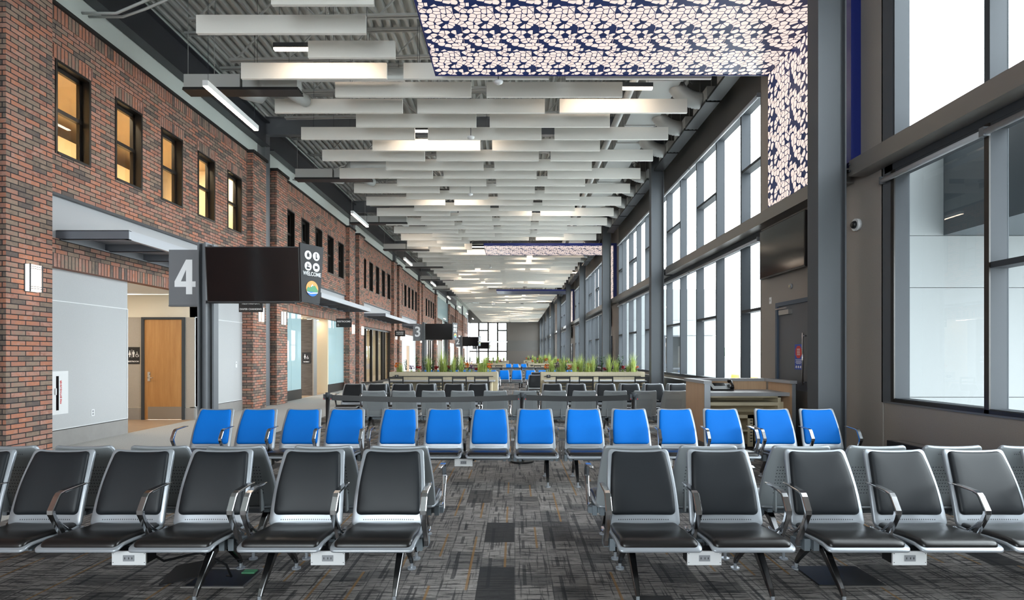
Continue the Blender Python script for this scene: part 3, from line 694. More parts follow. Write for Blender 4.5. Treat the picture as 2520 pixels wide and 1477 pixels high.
# door, screen and fittings on the right wall sections
def rdoor(j):
    oy = 18.64*j
    y0, y1 = 9.02+oy, 10.16+oy
    d = S(MB().box(XR-0.06, XR, y0-0.07, y0, 0, 2.47).box(XR-0.06, XR, y1, y1+0.07, 0, 2.47).box(XR-0.06, XR, y0, y1, 2.40, 2.47).build('door_%d' % (3+j), 'navy'))
    lf = bx(XR-0.03, XR-0.004, y0, y1, 0.01, 2.40).build('door_leaf', 'door_dark', d)
    MB().box(XR-0.036, XR-0.03, y0+0.08, y1-0.5, 0.66, 0.95).build('push_plate', 'stainless', lf)
    MB().tube([(XR-0.09, y0+0.18, 1.05), (XR-0.09, y0+0.18, 1.9)], 0.014).tube([(XR-0.09, y0+0.18, 1.1), (XR-0.03, y0+0.18, 1.1)], 0.009).tube([(XR-0.09, y0+0.18, 1.85), (XR-0.03, y0+0.18, 1.85)], 0.009).build('pull_bar', 'chrome', lf)
    MB().box(XR-0.1, XR-0.03, y1-0.5, y1-0.14, 2.24, 2.32).box(XR-0.12, XR-0.1, y1-0.45, y1-0.05, 2.34, 2.36).build('door_closer', 'stainless', lf)
    if j == 0:
        t_ = thing('door_notice', 'blue notice with a red octagon and white symbols on the dark door', 'notice', (XR-0.031, 9.31, 1.30))
        bx(-0.004, 0, 0.0, 0.26, 0, 0.42).build('sheet', 'signblue', t_)
        mb = MB(); mb.prism([(0.13+0.11*math.cos(math.pi/8+i*math.pi/4), 0.29+0.11*math.sin(math.pi/8+i*math.pi/4)) for i in range(8)], -0.006, -0.004, 0)
        mb.build('octagon', 'red', t_)
        mb = MB()
        for i in range(4): mb.box(-0.0075, -0.006, 0.13-0.05, 0.13+0.05, 0.24+0.03*i, 0.252+0.03*i)
        for i, (w_, z) in enumerate(((0.2, 0.158), (0.17, 0.135), (0.2, 0.115), (0.15, 0.095))): mb.box(-0.0055, -0.004, 0.13-w_/2, 0.13+w_/2, z, z+0.008)
        for i in range(3): mb.prism([(0.05+0.07*i, 0.02), (0.09+0.07*i, 0.03), (0.075+0.07*i, 0.065), (0.045+0.07*i, 0.06)], -0.0055, -0.004, 0)
        mb.build('lettering', 'sign_white', t_)
    t_ = thing('wall_screen', 'large dark screen hung on the wall above %s' % ['the near gate door', 'the second gate door', 'the third gate door'][j], 'screen', (XR-0.11, 9.03+oy, 2.95), 0)
    t_.rotation_euler = (0, 0, 0)
    bx(-0.03, 0.03, 0, 1.66, 0, 0.90).build('bezel', 'black', t_)
    bx(-0.034, -0.03, 0.02, 1.64, 0.025, 0.885).build('screen', 'screen', t_)
    bx(0.03, 0.11, 0.5, 1.1, 0.2, 0.7).build('wall_mount', 'black', t_)
    # lattice feature on the wall and ceiling
    t_ = thing('lattice_wall_feature', 'tall backlit blue pierced panel on the wall over %s' % ['the near gate door', 'the second gate door', 'the third gate door'][j], 'wall panel', (0, 0, 0), 0, 'lit lattice wall panels')
    bx(4.615, XR, 7.80+oy, 10.34+oy, 4.2, 6.63).build('panel_box', 'navy_panel', t_)
    for a in range(2):
        for b in range(4):
            z0 = 4.22+0.603*b; z1 = min(z0+0.6, 6.62)
            bx(4.605, 4.615, (7.95, 9.08)[a]+oy, (9.07, 10.33)[a]+oy, z0, z1).build('pierced_panel', 'lattice', t_)
    t_ = thing('lattice_ceiling_feature', '%s blue pierced ceiling panel above the aisle' % ['nearest large', 'second', 'third distant'][j], 'ceiling panel', (0, 0, 0), 0, 'lit lattice ceiling panels')
    mb = MB(); mb.box(-1.44, 4.75, 7.78+oy, 7.80+oy, 6.62, 6.74); mb.box(-1.44, 4.62, 10.33+oy, 10.36+oy, 6.62, 6.74); mb.box(-1.44, -1.42, 7.80+oy, 10.33+oy, 6.62, 6.74); mb.box(-1.42, 4.60, 7.8+oy, 10.33+oy, 6.70, 6.74)
    mb.build('edge_frame', 'navy_panel', t_)
    for a in range(10):
        for b in range(2): bx(-1.42+0.603*a+0.002, -1.42+0.603*(a+1)-0.003, 7.80+oy+1.265*b, 7.80+oy+1.265*(b+1)-0.006, 6.63, 6.65).build('pierced_panel', 'lattice' if j < 2 else 'lattice_off', t_)
    for a in (-1.3, 0.8, 2.4):
        for b in (7.9, 10.2): MB().tube([(a, b+oy, 6.74), (a, b+oy, 8.7)], 0.005, 5).build('hanger_wire', 'anthracite', t_)
for j in range(0, 3): rdoor(j)
t_ = thing('security_camera', 'white dome security camera with black lens right of the near steel column', 'camera', (XR, 7.86, 3.34))
MB().tube([(0, 0, 0), (-0.05, 0, 0)], 0.085, 16).build('housing', 'white', t_)
MB().tube([(-0.05, 0, 0), (-0.075, 0, 0), (-0.095, 0, 0)], [0.055, 0.05, 0.03], 16).build('lens', 'black', t_)
t_ = thing('wall_switch', 'small white wall plate left of the dark gate door', 'switch', (XR, 10.55, 2.55)); bx(-0.008, 0, -0.04, 0.04, -0.06, 0.06).build('plate', 'white', t_); bx(-0.012, -0.008, -0.012, 0.012, -0.02, 0.02).build('toggle', 'outlet', t_)
t_ = thing('wall_horn', 'small round brass sensor between the wall screen and the door', 'sensor', (XR, 9.75, 2.72)); MB().tube([(0, 0, 0), (-0.03, 0, 0)], 0.045, 12).build('plate', 'outlet', t_); MB().tube([(-0.03, 0, 0), (-0.045, 0, 0)], 0.025, 10).build('cap', 'counter_wood', t_)
# ---------------------------------------------------------------- end walls
S(bx(-8.2, 5.0, END, END+0.3, 6.75, 8.95).build('wall_back', 'wall_dark'))
M['wall_end'] = mat('end_wall', (0.12, 0.108, 0.098), 0.8)
S(bx(-1.2, 5.0, END, END+0.3, 0, 6.75).build('wall_back', 'wall_end'))
S(MB().box(-1.2, 4.9, END-0.05, END, 3.6, 3.9, 0).box(-1.2, 4.9, END-0.03, END, 2.2, 3.6, 1).build('trim_32', ['wall_dark', 'wall_dark']))
for i in range(4):
    a = -7.3+1.525*i
    for z0, z1 in ((0.1, 3.6), (3.75, 6.75)):
        wn += 1; mb = MB(); y0, y1 = END+0.05, END+0.2
        mb.box(a, a+0.13, y0, y1, z0, z1); mb.box(a+1.395, a+1.525, y0, y1, z0, z1); mb.box(a+0.08, a+1.445, y0, y1, z0, z0+0.10); mb.box(a+0.08, a+1.445, y0, y1, z1-0.08, z1)
        if i % 2 or z0 < 1: mb.box(a+0.13, a+1.395, y0, y1, (z0+z1)/2+0.15, (z0+z1)/2+0.38)
        o = S(mb.build('window_%d' % wn, 'black_frame')); bx(a+0.05, a+1.475, END+0.1, END+0.108, z0+0.05, z1-0.05).build('glass', 'glass', o)
S(bx(-0.9, 5.0, -9.6, -9.3, 0, 7.6).build('wall_front', 'wall_brown'))
for i in range(4):
    a = -7.3+1.6*i
    wn += 1; mb = MB(); mb.box(a, a+0.06, -9.5, -9.35, 0.1, 7.6); mb.box(a+1.54, a+1.6, -9.5, -9.35, 0.1, 7.6)
    for z in (0.1, 2.6, 5.1, 7.54): mb.box(a+0.06, a+1.54, -9.5, -9.35, z, z+0.06)
    o = S(mb.build('window_%d' % wn, 'anthracite')); bx(a+0.06, a+1.54, -9.43, -9.42, 0.16, 7.54).build('glass', 'glass', o)
S(bx(-7.8, 5.0, -9.6, -9.3, 7.6, 8.95).build('wall_front', 'wall_dark'))
# ---------------------------------------------------------------- roof deck, joists, girders
def roofz(x): return 8.78+0.02*(x+7.5)
prof = []; xx = -7.9; pitch = 0.203
while xx < 5.2:
    prof += [(xx, roofz(xx)), (xx+0.06, roofz(xx)), (xx+0.085, roofz(xx)+0.10), (xx+0.178, roofz(xx)+0.10)]; xx += pitch
vs = []; 
for y in (-9.6, END+0.3): vs += [(a, y, b) for a, b in prof]
n = len(prof)
S(MB().add(vs, [(i, i+1, n+i+1, n+i) for i in range(n-1)]).build('ceiling', 'deck'))
S(bx(-8.2, 5.3, -9.7, END+0.4, 9.15, 9.3).build('ceiling', 'deck'))
jm = MB()
def jz(x): return roofz(x)-0.02
for dz in (0.0, -0.62):
    for o_ in (-0.045, 0.045):
        a, b = (-7.4, 4.7) if dz == 0 else (-6.4, 3.9)
        jm.strut((a, o_, jz(a)+dz), (b, o_, jz(b)+dz), 0.05, 0.045)
x = -6.9; up = True
while x < 4.2:
    x2 = x+0.6
    jm.strut((x, 0, jz(x)+(0 if up else -0.62)), (x2, 0, jz(x2)+(-0.62 if up else 0)), 0.028, 0.028); up = not up; x = x2
jme = jm.mesh('roof_joist', 'joist')
y = 6.6; i = 0
while y < 60:
    if min(abs(y-g) for g in GR) > 0.4:
        o = bpy.data.objects.new('roof_joist', jme); COL.objects.link(o); o.location = (0, y, 0)
        tag(o, 'open web steel roof joist, %s from the camera' % ORD[i], 'joist', 'roof joists'); i += 1
    y += 1.55
for i, g in enumerate(GR[1:8]):
    mb = MB(); mb.box(-7.46, 4.08, g-0.1, g+0.1, 8.68, 8.7); mb.box(-7.46, 4.08, g-0.1, g+0.1, 8.16, 8.18); mb.box(-7.46, 4.08, g-0.01, g+0.01, 8.18, 8.68)
    tag(mb.build('roof_girder', 'steel'), 'deep grey steel girder crossing the hall at the %s column pair' % ORD[i+1], 'girder', 'roof girders')
for i, g in enumerate(GR[:8]):
    L = P-0.3
    mb = MB(); x0, x1 = -7.58, -7.34
    mb.box(x0, x1, 0, L, 8.5, 8.53); mb.box(x0, x1, 0, L, 7.78, 7.81); mb.box(-7.47, -7.455, 0, L, 7.81, 8.5)
    o = mb.build('edge_girder', 'steel_dark'); o.location = (0, g+0.2, 0)
    tag(o, 'dark I-beam along the top of the brick wall, %s span from the camera' % ORD[i], 'girder', 'edge girders over the brick wall')
o = MB().box(-7.58, -7.34, -9.0, 7.7-9.32, 8.5, 8.53).box(-7.58, -7.34, -9.0, 7.7-9.32, 7.78, 7.81).box(-7.47, -7.455, -9.0, 7.7-9.32, 7.81, 8.5)
# pipes bent from the bulkhead
def pipe(y, lab):
    t_ = thing('conduit_pair', lab, 'conduit', (0, y, 0))
    for dy in (0, 0.16):
        MB().tube([(-7.6, dy, 7.55+dy*.2), (-7.0, dy, 7.55+dy*.2), (-6.6, dy, 7.72), (-5.9, dy, 8.02), (-5.5, dy, 8.08), (-4.2, dy, 8.1)], 0.024, 8).build('pipe', 'duct', t_)
pipe(10.0, 'pair of bent pale conduits above the nearest brick bay'); pipe(19.5, 'pair of bent pale conduits above the second brick bay')
# ---------------------------------------------------------------- ceiling baffles and linear lights
ZB = 6.80
def baf_mesh(L):
    return MB().box(0, L, -0.03, 0.03, 0, 0.30).mesh('ceiling_baffle', 'baffle')
bm_full = baf_mesh(2.77); bm_short = baf_mesh(1.54)
wire = MB().tube([(0, 0, 0), (0, 0, 1.9)], 0.004, 4).mesh('hanger_wire', 'anthracite')
n = 0; r_ = -1; nb = 0
feat = [(7.6+18.64*j, 10.5+18.64*j) for j in range(5)]
while True:
    y = 8.56+0.762*r_
    if y > 91: break
    odd = r_ % 2 == 1
    rown = r_+2
    infeat = any(a < y < b for a, b in feat[:3])
    if 57.5 < y < 60.5: r_ += 1; continue
    xs = [-5.2, -2.11, 0.98] if odd else [-3.65, -0.57]
    for c, x0 in enumerate(xs):
        me, L = bm_full, 2.77
        if infeat:
            if x0 > -2.2: continue
            if x0+L > -1.6: me, L = bm_short, 1.54
        if rown < 1: continue
        far = r_ > 60
        if far and nb > 285 and False: continue
        o = bpy.data.objects.new('ceiling_baffle', me); COL.objects.link(o); o.location = (x0, y, ZB)
        pos = (['left-hand', 'middle', 'right-hand'] if odd else ['left-hand', 'right-hand'])[c]
        tag(o, 'white ceiling baffle, %s in the %s row from the camera' % (pos, ORD[rown-1]), 'baffle', 'suspended felt baffles')
        nb += 1
        if r_ < 14:
            for wx in (0.3, L-1.1):
                w = bpy.data.objects.new('hanger_wire', wire); COL.objects.link(w); w.parent = o; w.location = (wx, 0, 0.30)
    r_ += 1
def fixture_mesh(L):
    a = MB().box(0, L, -0.04, 0.04, 0.0, 0.09).mesh('housing', 'anthracite')
    b = MB().box(0.01, L-0.01, -0.038, 0.038, -0.035, 0.0).mesh('diffuser', 'tube')
    return a, b
lwire = MB().tube([(0, 0, 0), (0, 0, 1.0)], 0.004, 4).mesh('hanger_wire', 'anthracite')
fm = {L: fixture_mesh(L) for L in (1.2, 1.8, 2.4, 2.1)}
FX = [(-4.4, 2, 1.8), (1.1, 4, 1.8), (-3.0, 7, 2.4), (-3.1, 14, 1.8), (0.4, 16, 1.8), (-5.1, 21, 1.2), (0.9, 22, 1.2), (2.9, 23, 1.2), (1.4, 25, 2.4)]
rr = random.Random(3)
for q in range(27, 106, 2):
    x = rr.choice([-4.2, -2.9, -1.2, 0.2, 1.4]); FX.append((x+rr.uniform(-.4, .4), q+rr.choice([0, 1]), rr.choice([1.2, 1.8])))
    if q % 4 == 3: FX.append((-x-1+rr.uniform(-.3, .3), q, 1.8))
done = []
for i, (x, r_, L) in enumerate(FX):
    y = 8.56+0.762*(r_+0.42)
    if any(a-0.2 < y < b+0.2 for a, b in feat[:3]) and x > -3.5 and r_ > 3: x = -4.9
    if 57 < y < 61: continue
    if any(abs(y-b_) < 0.5 and abs(x-a_) < 2.6 for a_, b_ in done): continue
    done.append((x, y))
    t_ = thing('linear_light', 'lit linear light among the baffles, %s from the camera' % ORD[i], 'linear light', (x, y, ZB+0.35), 0, 'linear lights among the baffles')
    inst('housing', fm[L][0], t_); inst('diffuser', fm[L][1], t_)
    for wx in (0.1, L-0.1): inst('hanger_wire', lwire, t_, (wx, 0, 0.09)).scale = (1, 1, roofz(x+wx)+0.03-(ZB+0.44))
for k in range(0, 8):
    t_ = thing('pendant_light', 'long white linear pendant running along the brick wall, %s from the camera' % ORD[k], 'pendant light', (-5.6, 10.3+P*k, 6.42), 0, 'pendants along the brick wall')
    bx(-0.05, 0.05, 0, 2.05, 0, 0.10).build('housing', 'white', t_)
    bx(-0.042, 0.042, 0.01, 2.04, -0.012, 0).build('diffuser', 'tube', t_)
    for a in (0.1, 1.95): MB().tube([(0, a, 0.1), (0, a, 2.45)], 0.004, 4).build('hanger_wire', 'anthracite', t_)
for i, (x, y, lab) in enumerate(((-1.02, 13.3, 'small white ceiling speaker dome among the near baffles'), (-1.4, 18.0, 'small white ceiling dome right of the first bright baffles'), (-0.3, 10.6, 'small sprinkler head below the edge of the blue ceiling panel'), (-1.4, 33.0, 'small white dome beyond the second blue panel'))):
    t_ = thing('ceiling_dome', lab, 'ceiling dome', (x, y, 6.58))
    MB().tube([(0, 0, 0), (0, 0, 0.03), (0, 0, 0.06)], [0.03, 0.08, 0.09], 12).build('dome', 'white', t_); MB().tube([(0, 0, 0.06), (0, 0, 2.0)], 0.008, 5).build('stem', 'anthracite', t_)
# ---------------------------------------------------------------- ductwork
for k in range(0, 7):
    yy = 11.35+5.77*k
    if yy > 50: break
    t_ = thing('slot_diffuser', 'grey plenum box with a black slot diffuser over the brick side, %s from the camera' % ORD[k], 'air diffuser', (-6.6, yy, 6.83), 0, 'slot diffusers of the brick side')
    bx(0, 1.12, 0.0, 0.25, 0.06, 0.32).box(1.17, 2.26, 0.0, 0.25, 0.06, 0.32).build('plenum_box', 'duct', t_)
    mb = MB(); mb.box(-0.02, 2.28, -0.02, 0.3, 0, 0.02)
    for a in (0.0, 0.06, 0.12, 0.18, 0.24): mb.box(-0.02, 2.28, a-0.005, a+0.03, 0.02, 0.06)
    mb.build('slot_grille', 'black', t_)
    for a in (0.02, 0.55): MB().tube([(a, 0.12, 0.32), (a, 0.12, 1.9)], 0.006, 5).build('hanger_rod', 'joist', t_)
    t2 = thing('round_duct', 'pale round duct elbows feeding the %s slot diffuser of the brick side' % ORD[k], 'duct', (-6.6, yy, 6.83), 0, 'ducts of the brick side')
    mb = MB()
    mb.tube([(0.9, 0.26, 0.2), (0.95, 0.55, 0.2), (1.12, 0.85, 0.25), (1.25, 0.95, 0.5), (1.4, 0.98, 0.78), (4.2, 1.08, 0.84)], 0.14, 14)
    mb.tube([(1.9, 0.27, 0.2), (1.95, 0.6, 0.2), (2.1, 0.95, 0.2)], 0.13, 12)
    mb.build('elbow', 'duct', t2)
def duct_main():
    t_ = thing('main_duct', 'large pale rectangular duct running above the right ends of the baffles', 'duct', (2.85, 5.0, 7.45))
    bx(0, 0.75, 0, 50, 0, 0.6).build('duct_run', 'duct', t_)
    mb = MB()
    for i in range(0, 42): mb.box(-0.03, 0.78, 1.2*i, 1.2*i+0.03, -0.03, 0.63)
    mb.build('flange', 'duct', t_)
    t3 = thing('round_duct', 'thin pale round pipe beside the main rectangular duct', 'duct', (2.6, 5.0, 7.5)); MB().tube([(0, 0, 0), (0, 50, 0)], 0.09, 10).build('pipe_run', 'duct', t3)
duct_main()
k = 0; y = 10.7
while y < 60:
    if min(abs(y+0.7-g) for g in GR) < 0.95: y += 0.39; continue
    t_ = thing('slot_diffuser', 'grey stepped slot diffuser above the glazing, %s from the camera' % ORD[k], 'air diffuser', (4.28, y, 7.0), 0, 'slot diffusers of the glazed side')
    bx(-0.13, 0.13, 0, 0.95, 0.06, 0.34).build('plenum_box', 'duct', t_)
    mb = MB(); mb.box(-0.15, 0.15, 0.02, 1.5, 0, 0.02)
    for a in (-0.15, -0.05, 0.05, 0.13): mb.box(a, a+0.02, 0.02, 1.5, 0.02, 0.06)
    mb.build('slot_grille', 'black', t_)
    for a in (0.1, 0.85): bx(-0.008, 0.008, a, a+0.016, 0.34, 2.06).build('hanger_rod', 'joist', t_)
    if y < 34:
        t2 = thing('flexible_duct', 'ribbed flexible duct elbow to the %s slot diffuser above the glazing' % ORD[k], 'duct', (4.28, y+0.4, 7.2), 0, 'flexible duct elbows')
        pts = []; rads = []
        N = 36
        for i in range(N+1):
            s = i/N; a = s*math.pi/2*1.15
            pts.append((-0.13-0.62*math.sin(a)*0.95, 0, 0.0+0.5*(1-math.cos(a)))); rads.append(0.17+(0.014 if i % 2 else 0))
        MB().tube(pts, rads, 14).build('elbow', 'duct', t2)
    y += 1.56; k += 1

# ---------------------------------------------------------------- tandem benches
PITCH = 0.57
TH = math.radians(21)
def backmap(a, b, n):
    c = 0.5-0.0; bulge = -0.018*math.sin(math.pi*min(max(b/0.52, 0), 1)*1.0)
    y = 0.135+b*math.sin(TH)+bulge - 0.16*a*a - n*math.cos(TH)
    z = 0.360+b*math.cos(TH)*1.025 + n*math.sin(TH)
    return (a, y, z)
def seatmap(a, b, n):
    # b from 0 (rear) to 0.49 (front); rolls down at the front edge
    y = 0.15-b
    z = 0.366+0.020*math.sin(max(0, min((b-0.12)/0.28, 1))*math.pi/2)-0.006*math.sin(min(b/0.25, 1)*math.pi)
    if b > 0.42: z -= ((b-0.42)/0.07)**2*0.022
    z += 0.16*a*a*(1 if b < 0.15 else max(0, 1-(b-0.15)/0.10))
    return (a, y-0.0, z+n)
def outline(w0, w1, b0, b1, r, dip=0.0, edge=6, wmid=None):
    # closed outline, half-widths w0 (bottom) to w1 (top), rounded corners
    def w(b):
        t = (b-b0)/(b1-b0); base = w0+(w1-w0)*t
        return base+(0 if wmid is None else wmid*math.sin(math.pi*t))
    pts = []
    def corner(cx, cy, a0, a1):
        for i in range(5):
            a = math.radians(a0+(a1-a0)*i/4); pts.append((cx+r*math.cos(a), cy+r*math.sin(a)))
    corner(w(b0+r)-r, b0+r, -90, 0)
    for i in range(1, edge): t = b0+r+(b1-b0-2*r)*i/edge; pts.append((w(t), t))
    corner(w(b1-r)-r, b1-r, 0, 90)
    for i in range(1, edge):
        x = (w(b1)-r)*(1-2*i/edge); pts.append((x, b1-dip*(1-(x/w(b1))**2)))
    corner(-w(b1-r)+r, b1-r, 90, 180)
    for i in range(1, edge): t = b1-r-(b1-b0-2*r)*i/edge; pts.append((-w(t), t))
    corner(-w(b0+r)+r, b0+r, 180, 270)
    for i in range(1, edge): x = -(w(b0)-r)*(1-2*i/edge); pts.append((x, b0))
    return pts
def pad(mb, out, fmap, levels, back, mi=0):
    # levels: [(inset, n)...] from the outer rim to the centre, back: n of the rear face
    cx = 0; cy = (min(p[1] for p in out)+max(p[1] for p in out))/2
    hw = max(abs(p[0]) for p in out); hh = max(p[1] for p in out)-cy
    N = len(out); vs = []; rings = 0
    def ring(ins, n):
        sx, sy = 1-ins/hw, 1-ins/hh
        for a, b in out: vs.append(fmap(cx+(a-cx)*sx, cy+(b-cy)*sy, n))
    allr = [(l, n) for l, n in back[::-1]]+levels
    for ins, n in allr: ring(ins, n)
    fs = []
    for i in range(len(allr)-1):
        for k in range(N): fs.append((i*N+k, i*N+(k+1) % N, (i+1)*N+(k+1) % N, (i+1)*N+k))
    c0 = len(vs); vs.append(fmap(cx, cy, back[-1][1])); vs.append(fmap(cx, cy, levels[-1][1]))
    for k in range(N): fs.append((c0, (k+1) % N, k)); fs.append((c0+1, (len(allr)-1)*N+k, (len(allr)-1)*N+(k+1) % N))
    mb.add(vs, fs, mi, True)
hwb = 0.255
bo = outline(0.252, 0.215, 0.0, 0.52, 0.028, 0.010, 8, 0.008)
mb = MB(); pad(mb, bo, backmap, [(0.0, 0.012), (0.006, 0.016), (0.04, 0.016), (0.10, 0.016), (0.18, 0.016)], [(0.0, -0.004), (0.006, -0.008), (0.04, -0.008), (0.1, -0.008), (0.18, -0.008)])
# perforations: a dotted row at the foot of the front, slotted rows on the rear
def quad(mb, x0, x1, b0, b1, n, flip, mi):
    vs = [backmap(x0, b0, n), backmap(x1, b0, n), backmap(x1, b1, n), backmap(x0, b1, n)]
    mb.add(vs, [(3, 2, 1, 0) if flip else (0, 1, 2, 3)], mi)
for i in range(24): x = -0.17+0.34*i/23; quad(mb, x-0.003, x+0.003, 0.037, 0.044, 0.0168, False, 1)
for r in range(9):
    b = 0.12+0.028*r
    for i in range(15): x = -0.15+0.30*i/14; quad(mb, x-0.0042, x+0.0042, b-0.003, b+0.003, -0.0088, True, 1)
for b, w in ((0.475, 0.07), (0.46, 0.10)):
    for i in range(12): x = -w+2*w*i/11; quad(mb, x-0.004, x+0.004, b-0.002, b+0.002, -0.0088, True, 1)
def assign_rear(mb):
    return mb
ME = {}
ME['back_shell'] = mb.mesh('back_shell', ['silver', 'black'])
# rear shell cover, painted darker grey
mb = MB(); ro = outline(0.25, 0.213, 0.004, 0.516, 0.028, 0.010, 8, 0.008)
vsr = []
pad(mb, ro, backmap, [(0.0, -0.009), (0.1, -0.0085)], [(0.0, -0.0105), (0.006, -0.012), (0.04, -0.012), (0.10, -0.012), (0.18, -0.012)])
for r in range(9):
    b = 0.12+0.028*r
    for i in range(15): x = -0.15+0.30*i/14; quad(mb, x-0.0042, x+0.0042, b-0.003, b+0.003, -0.0128, True, 1)
for b, w in ((0.475, 0.07), (0.455, 0.10)):
    for i in range(14): x = -w+2*w*i/13; quad(mb, x-0.004, x+0.004, b-0.002, b+0.002, -0.0128, True, 1)
for x, b in ((-0.12, 0.40), (0.12, 0.40), (-0.12, 0.09), (0.12, 0.09), (0.09, 0.47), (-0.09, 0.47)):
    quad(mb, x-0.006, x+0.006, b-0.006, b+0.006, -0.014, True, 2)
# lower support flanges
for sx in (-1, 1): mb.box(sx*0.14-0.006, sx*0.14+0.006, 0.135, 0.20, 0.33, 0.50)
ME['rear_cover'] = mb.mesh('rear_cover', ['shell_back', 'black', 'silver'])
co = outline(0.222, 0.188, 0.072, 0.503, 0.032, 0.008, 8, 0.010)
def backcush(mt):
    mb = MB(); pad(mb, co, backmap, [(0.0, 0.016), (0.0, 0.024), (0.004, 0.032), (0.012, 0.038), (0.03, 0.042), (0.07, 0.044), (0.13, 0.045)], [(0.0, 0.0155), (0.1, 0.0155)])
    return mb.mesh('back_cushion', mt)
ME['cushion_black'] = backcush('leather'); ME['cushion_blue'] = backcush('blue')
def so_(w0, w1, b0, b1, r):
    return outline(w0, w1, b0, b1, r, 0.0, 8)
def seat_out(dw, db):
    # narrow at the rear, stepping out to the front
    base = outline(0.25-dw, 0.25-dw, 0.0+db, 0.49-db*1.2, 0.028, 0, 12)
    res = []
    for a, b in base:
        k = 1.0-0.07*max(0, 1-b/0.16)
        res.append((a*k, b))
    return res
mb = MB(); pad(mb, seat_out(-0.008, -0.004), seatmap, [(0.0, -0.012), (0.004, -0.008), (0.03, -0.008), (0.07, -0.008), (0.12, -0.008), (0.18, -0.008)], [(0.0, -0.022), (0.004, -0.026), (0.03, -0.026), (0.07, -0.026), (0.12, -0.026)])
ME['seat_shell'] = mb.mesh('seat_shell', 'silver')
mb = MB(); pad(mb, seat_out(0.012, 0.012), seatmap, [(0.0, -0.008), (0.0, 0.002), (0.005, 0.010), (0.014, 0.016), (0.03, 0.019), (0.07, 0.020), (0.12, 0.020), (0.18, 0.020)], [(0.0, -0.009), (0.1, -0.009)])
ME['seat_cushion'] = mb.mesh('seat_cushion', 'seat_leather')
# armrest: flat polished bar, bent at the front and returning to the beam
def ribbon(mb, pts, w, th):
    # pts in (y,z); rectangular section of width w (x) and thickness th; bevelled edges
    n = len(pts); vs = []
    for i, (y, z) in enumerate(pts):
        p0 = pts[max(i-1, 0)]; p1 = pts[min(i+1, n-1)]
        d = Vector((p1[0]-p0[0], p1[1]-p0[1])).normalized(); nn = Vector((-d.y, d.x))
        ti = th[i] if isinstance(th, list) else th; wi = w[i] if isinstance(w, list) else w
        c = min(0.004, ti*0.3)
        for sx, sn in ((-1, -1+2*c/ti), (-1+2*c/wi, -1), (1-2*c/wi, -1), (1, -1+2*c/ti), (1, 1-2*c/ti), (1-2*c/wi, 1), (-1+2*c/wi, 1), (-1, 1-2*c/ti)):
            vs.append((sx*wi/2, y+nn.x*sn*ti/2, z+nn.y*sn*ti/2))
    fs = [(i*8+k, i*8+(k+1) % 8, (i+1)*8+(k+1) % 8, (i+1)*8+k) for i in range(n-1) for k in range(8)]
    fs += [tuple(range(8))[::-1], tuple(range((n-1)*8, n*8))]
    mb.add(vs, fs)
mb = MB(); ribbon(mb, [(0.15, 0.655), (0.10, 0.658), (0.02, 0.655), (-0.08, 0.648), (-0.112, 0.640), (-0.128, 0.622), (-0.155, 0.575), (-0.172, 0.545), (-0.172, 0.528), (-0.155, 0.495), (-0.10, 0.40), (-0.06, 0.33), (-0.045, 0.29)],
   [0.022, 0.036, 0.042, 0.042, 0.042, 0.042, 0.042, 0.042, 0.040, 0.034, 0.028, 0.030, 0.032], [0.008, 0.012, 0.014, 0.015, 0.016, 0.018, 0.022, 0.026, 0.028, 0.03, 0.034, 0.036, 0.036])
ribbon(mb, [(-0.125, 0.47), (-0.04, 0.39), (0.02, 0.352), (0.07, 0.350), (0.10, 0.362)], [0.010, 0.014, 0.022, 0.026, 0.022], [0.012, 0.014, 0.018, 0.016, 0.012])
ME['armrest'] = mb.mesh('armrest', 'chrome')
mb = MB()
ribbon(mb, [(-0.03, 0.295), (-0.10, 0.25), (-0.20, 0.155), (-0.27, 0.085), (-0.295, 0.05)], [0.05, 0.046, 0.038, 0.030, 0.026], [0.06, 0.052, 0.04, 0.03, 0.024])
ribbon(mb, [(0.03, 0.295), (0.10, 0.25), (0.20, 0.155), (0.27, 0.085), (0.295, 0.05)], [0.05, 0.046, 0.038, 0.030, 0.026], [0.06, 0.052, 0.04, 0.03, 0.024])
mb.box(-0.04, 0.04, -0.06, 0.06, 0.27, 0.31)
M['leg_metal'] = mat('dark_polished_leg', (0.16, 0.16, 0.165), 0.2, 1.0)
ME['leg'] = mb.mesh('leg', 'leg_metal')
ME['glide'] = MB().disc((0, 0), 0.031, 0, 0.011, 18).disc((0, 0), 0.011, 0.011, 0.055, 10).mesh('foot_glide', 'silver')
mb = MB(); mb.box(-0.105, 0.105, -0.012, 0, 0, 0.086, 0); mb.box(-0.10, 0.10, 0, 0.10, 0.004, 0.084, 1); mb.box(-0.012, 0.012, 0.04, 0.06, 0.084, 0.12, 1)
for sx in (-1, 1):
    for z in (0.015, 0.07): mb.box(sx*0.097-0.002, sx*0.097+0.002, -0.0135, -0.012, z, z+0.004, 1)
ME['power_box'] = mb.mesh('power_box', ['white', 'black'])
mb = MB(); mb.box(-0.034, 0.034, -0.016, -0.012, 0.025, 0.062, 0)
for x in (-0.024, 0.0, 0.02): mb.box(x, x+0.004, -0.0172, -0.016, 0.038, 0.050, 1)
ME['outlet'] = mb.mesh('socket', ['outlet', 'black'])
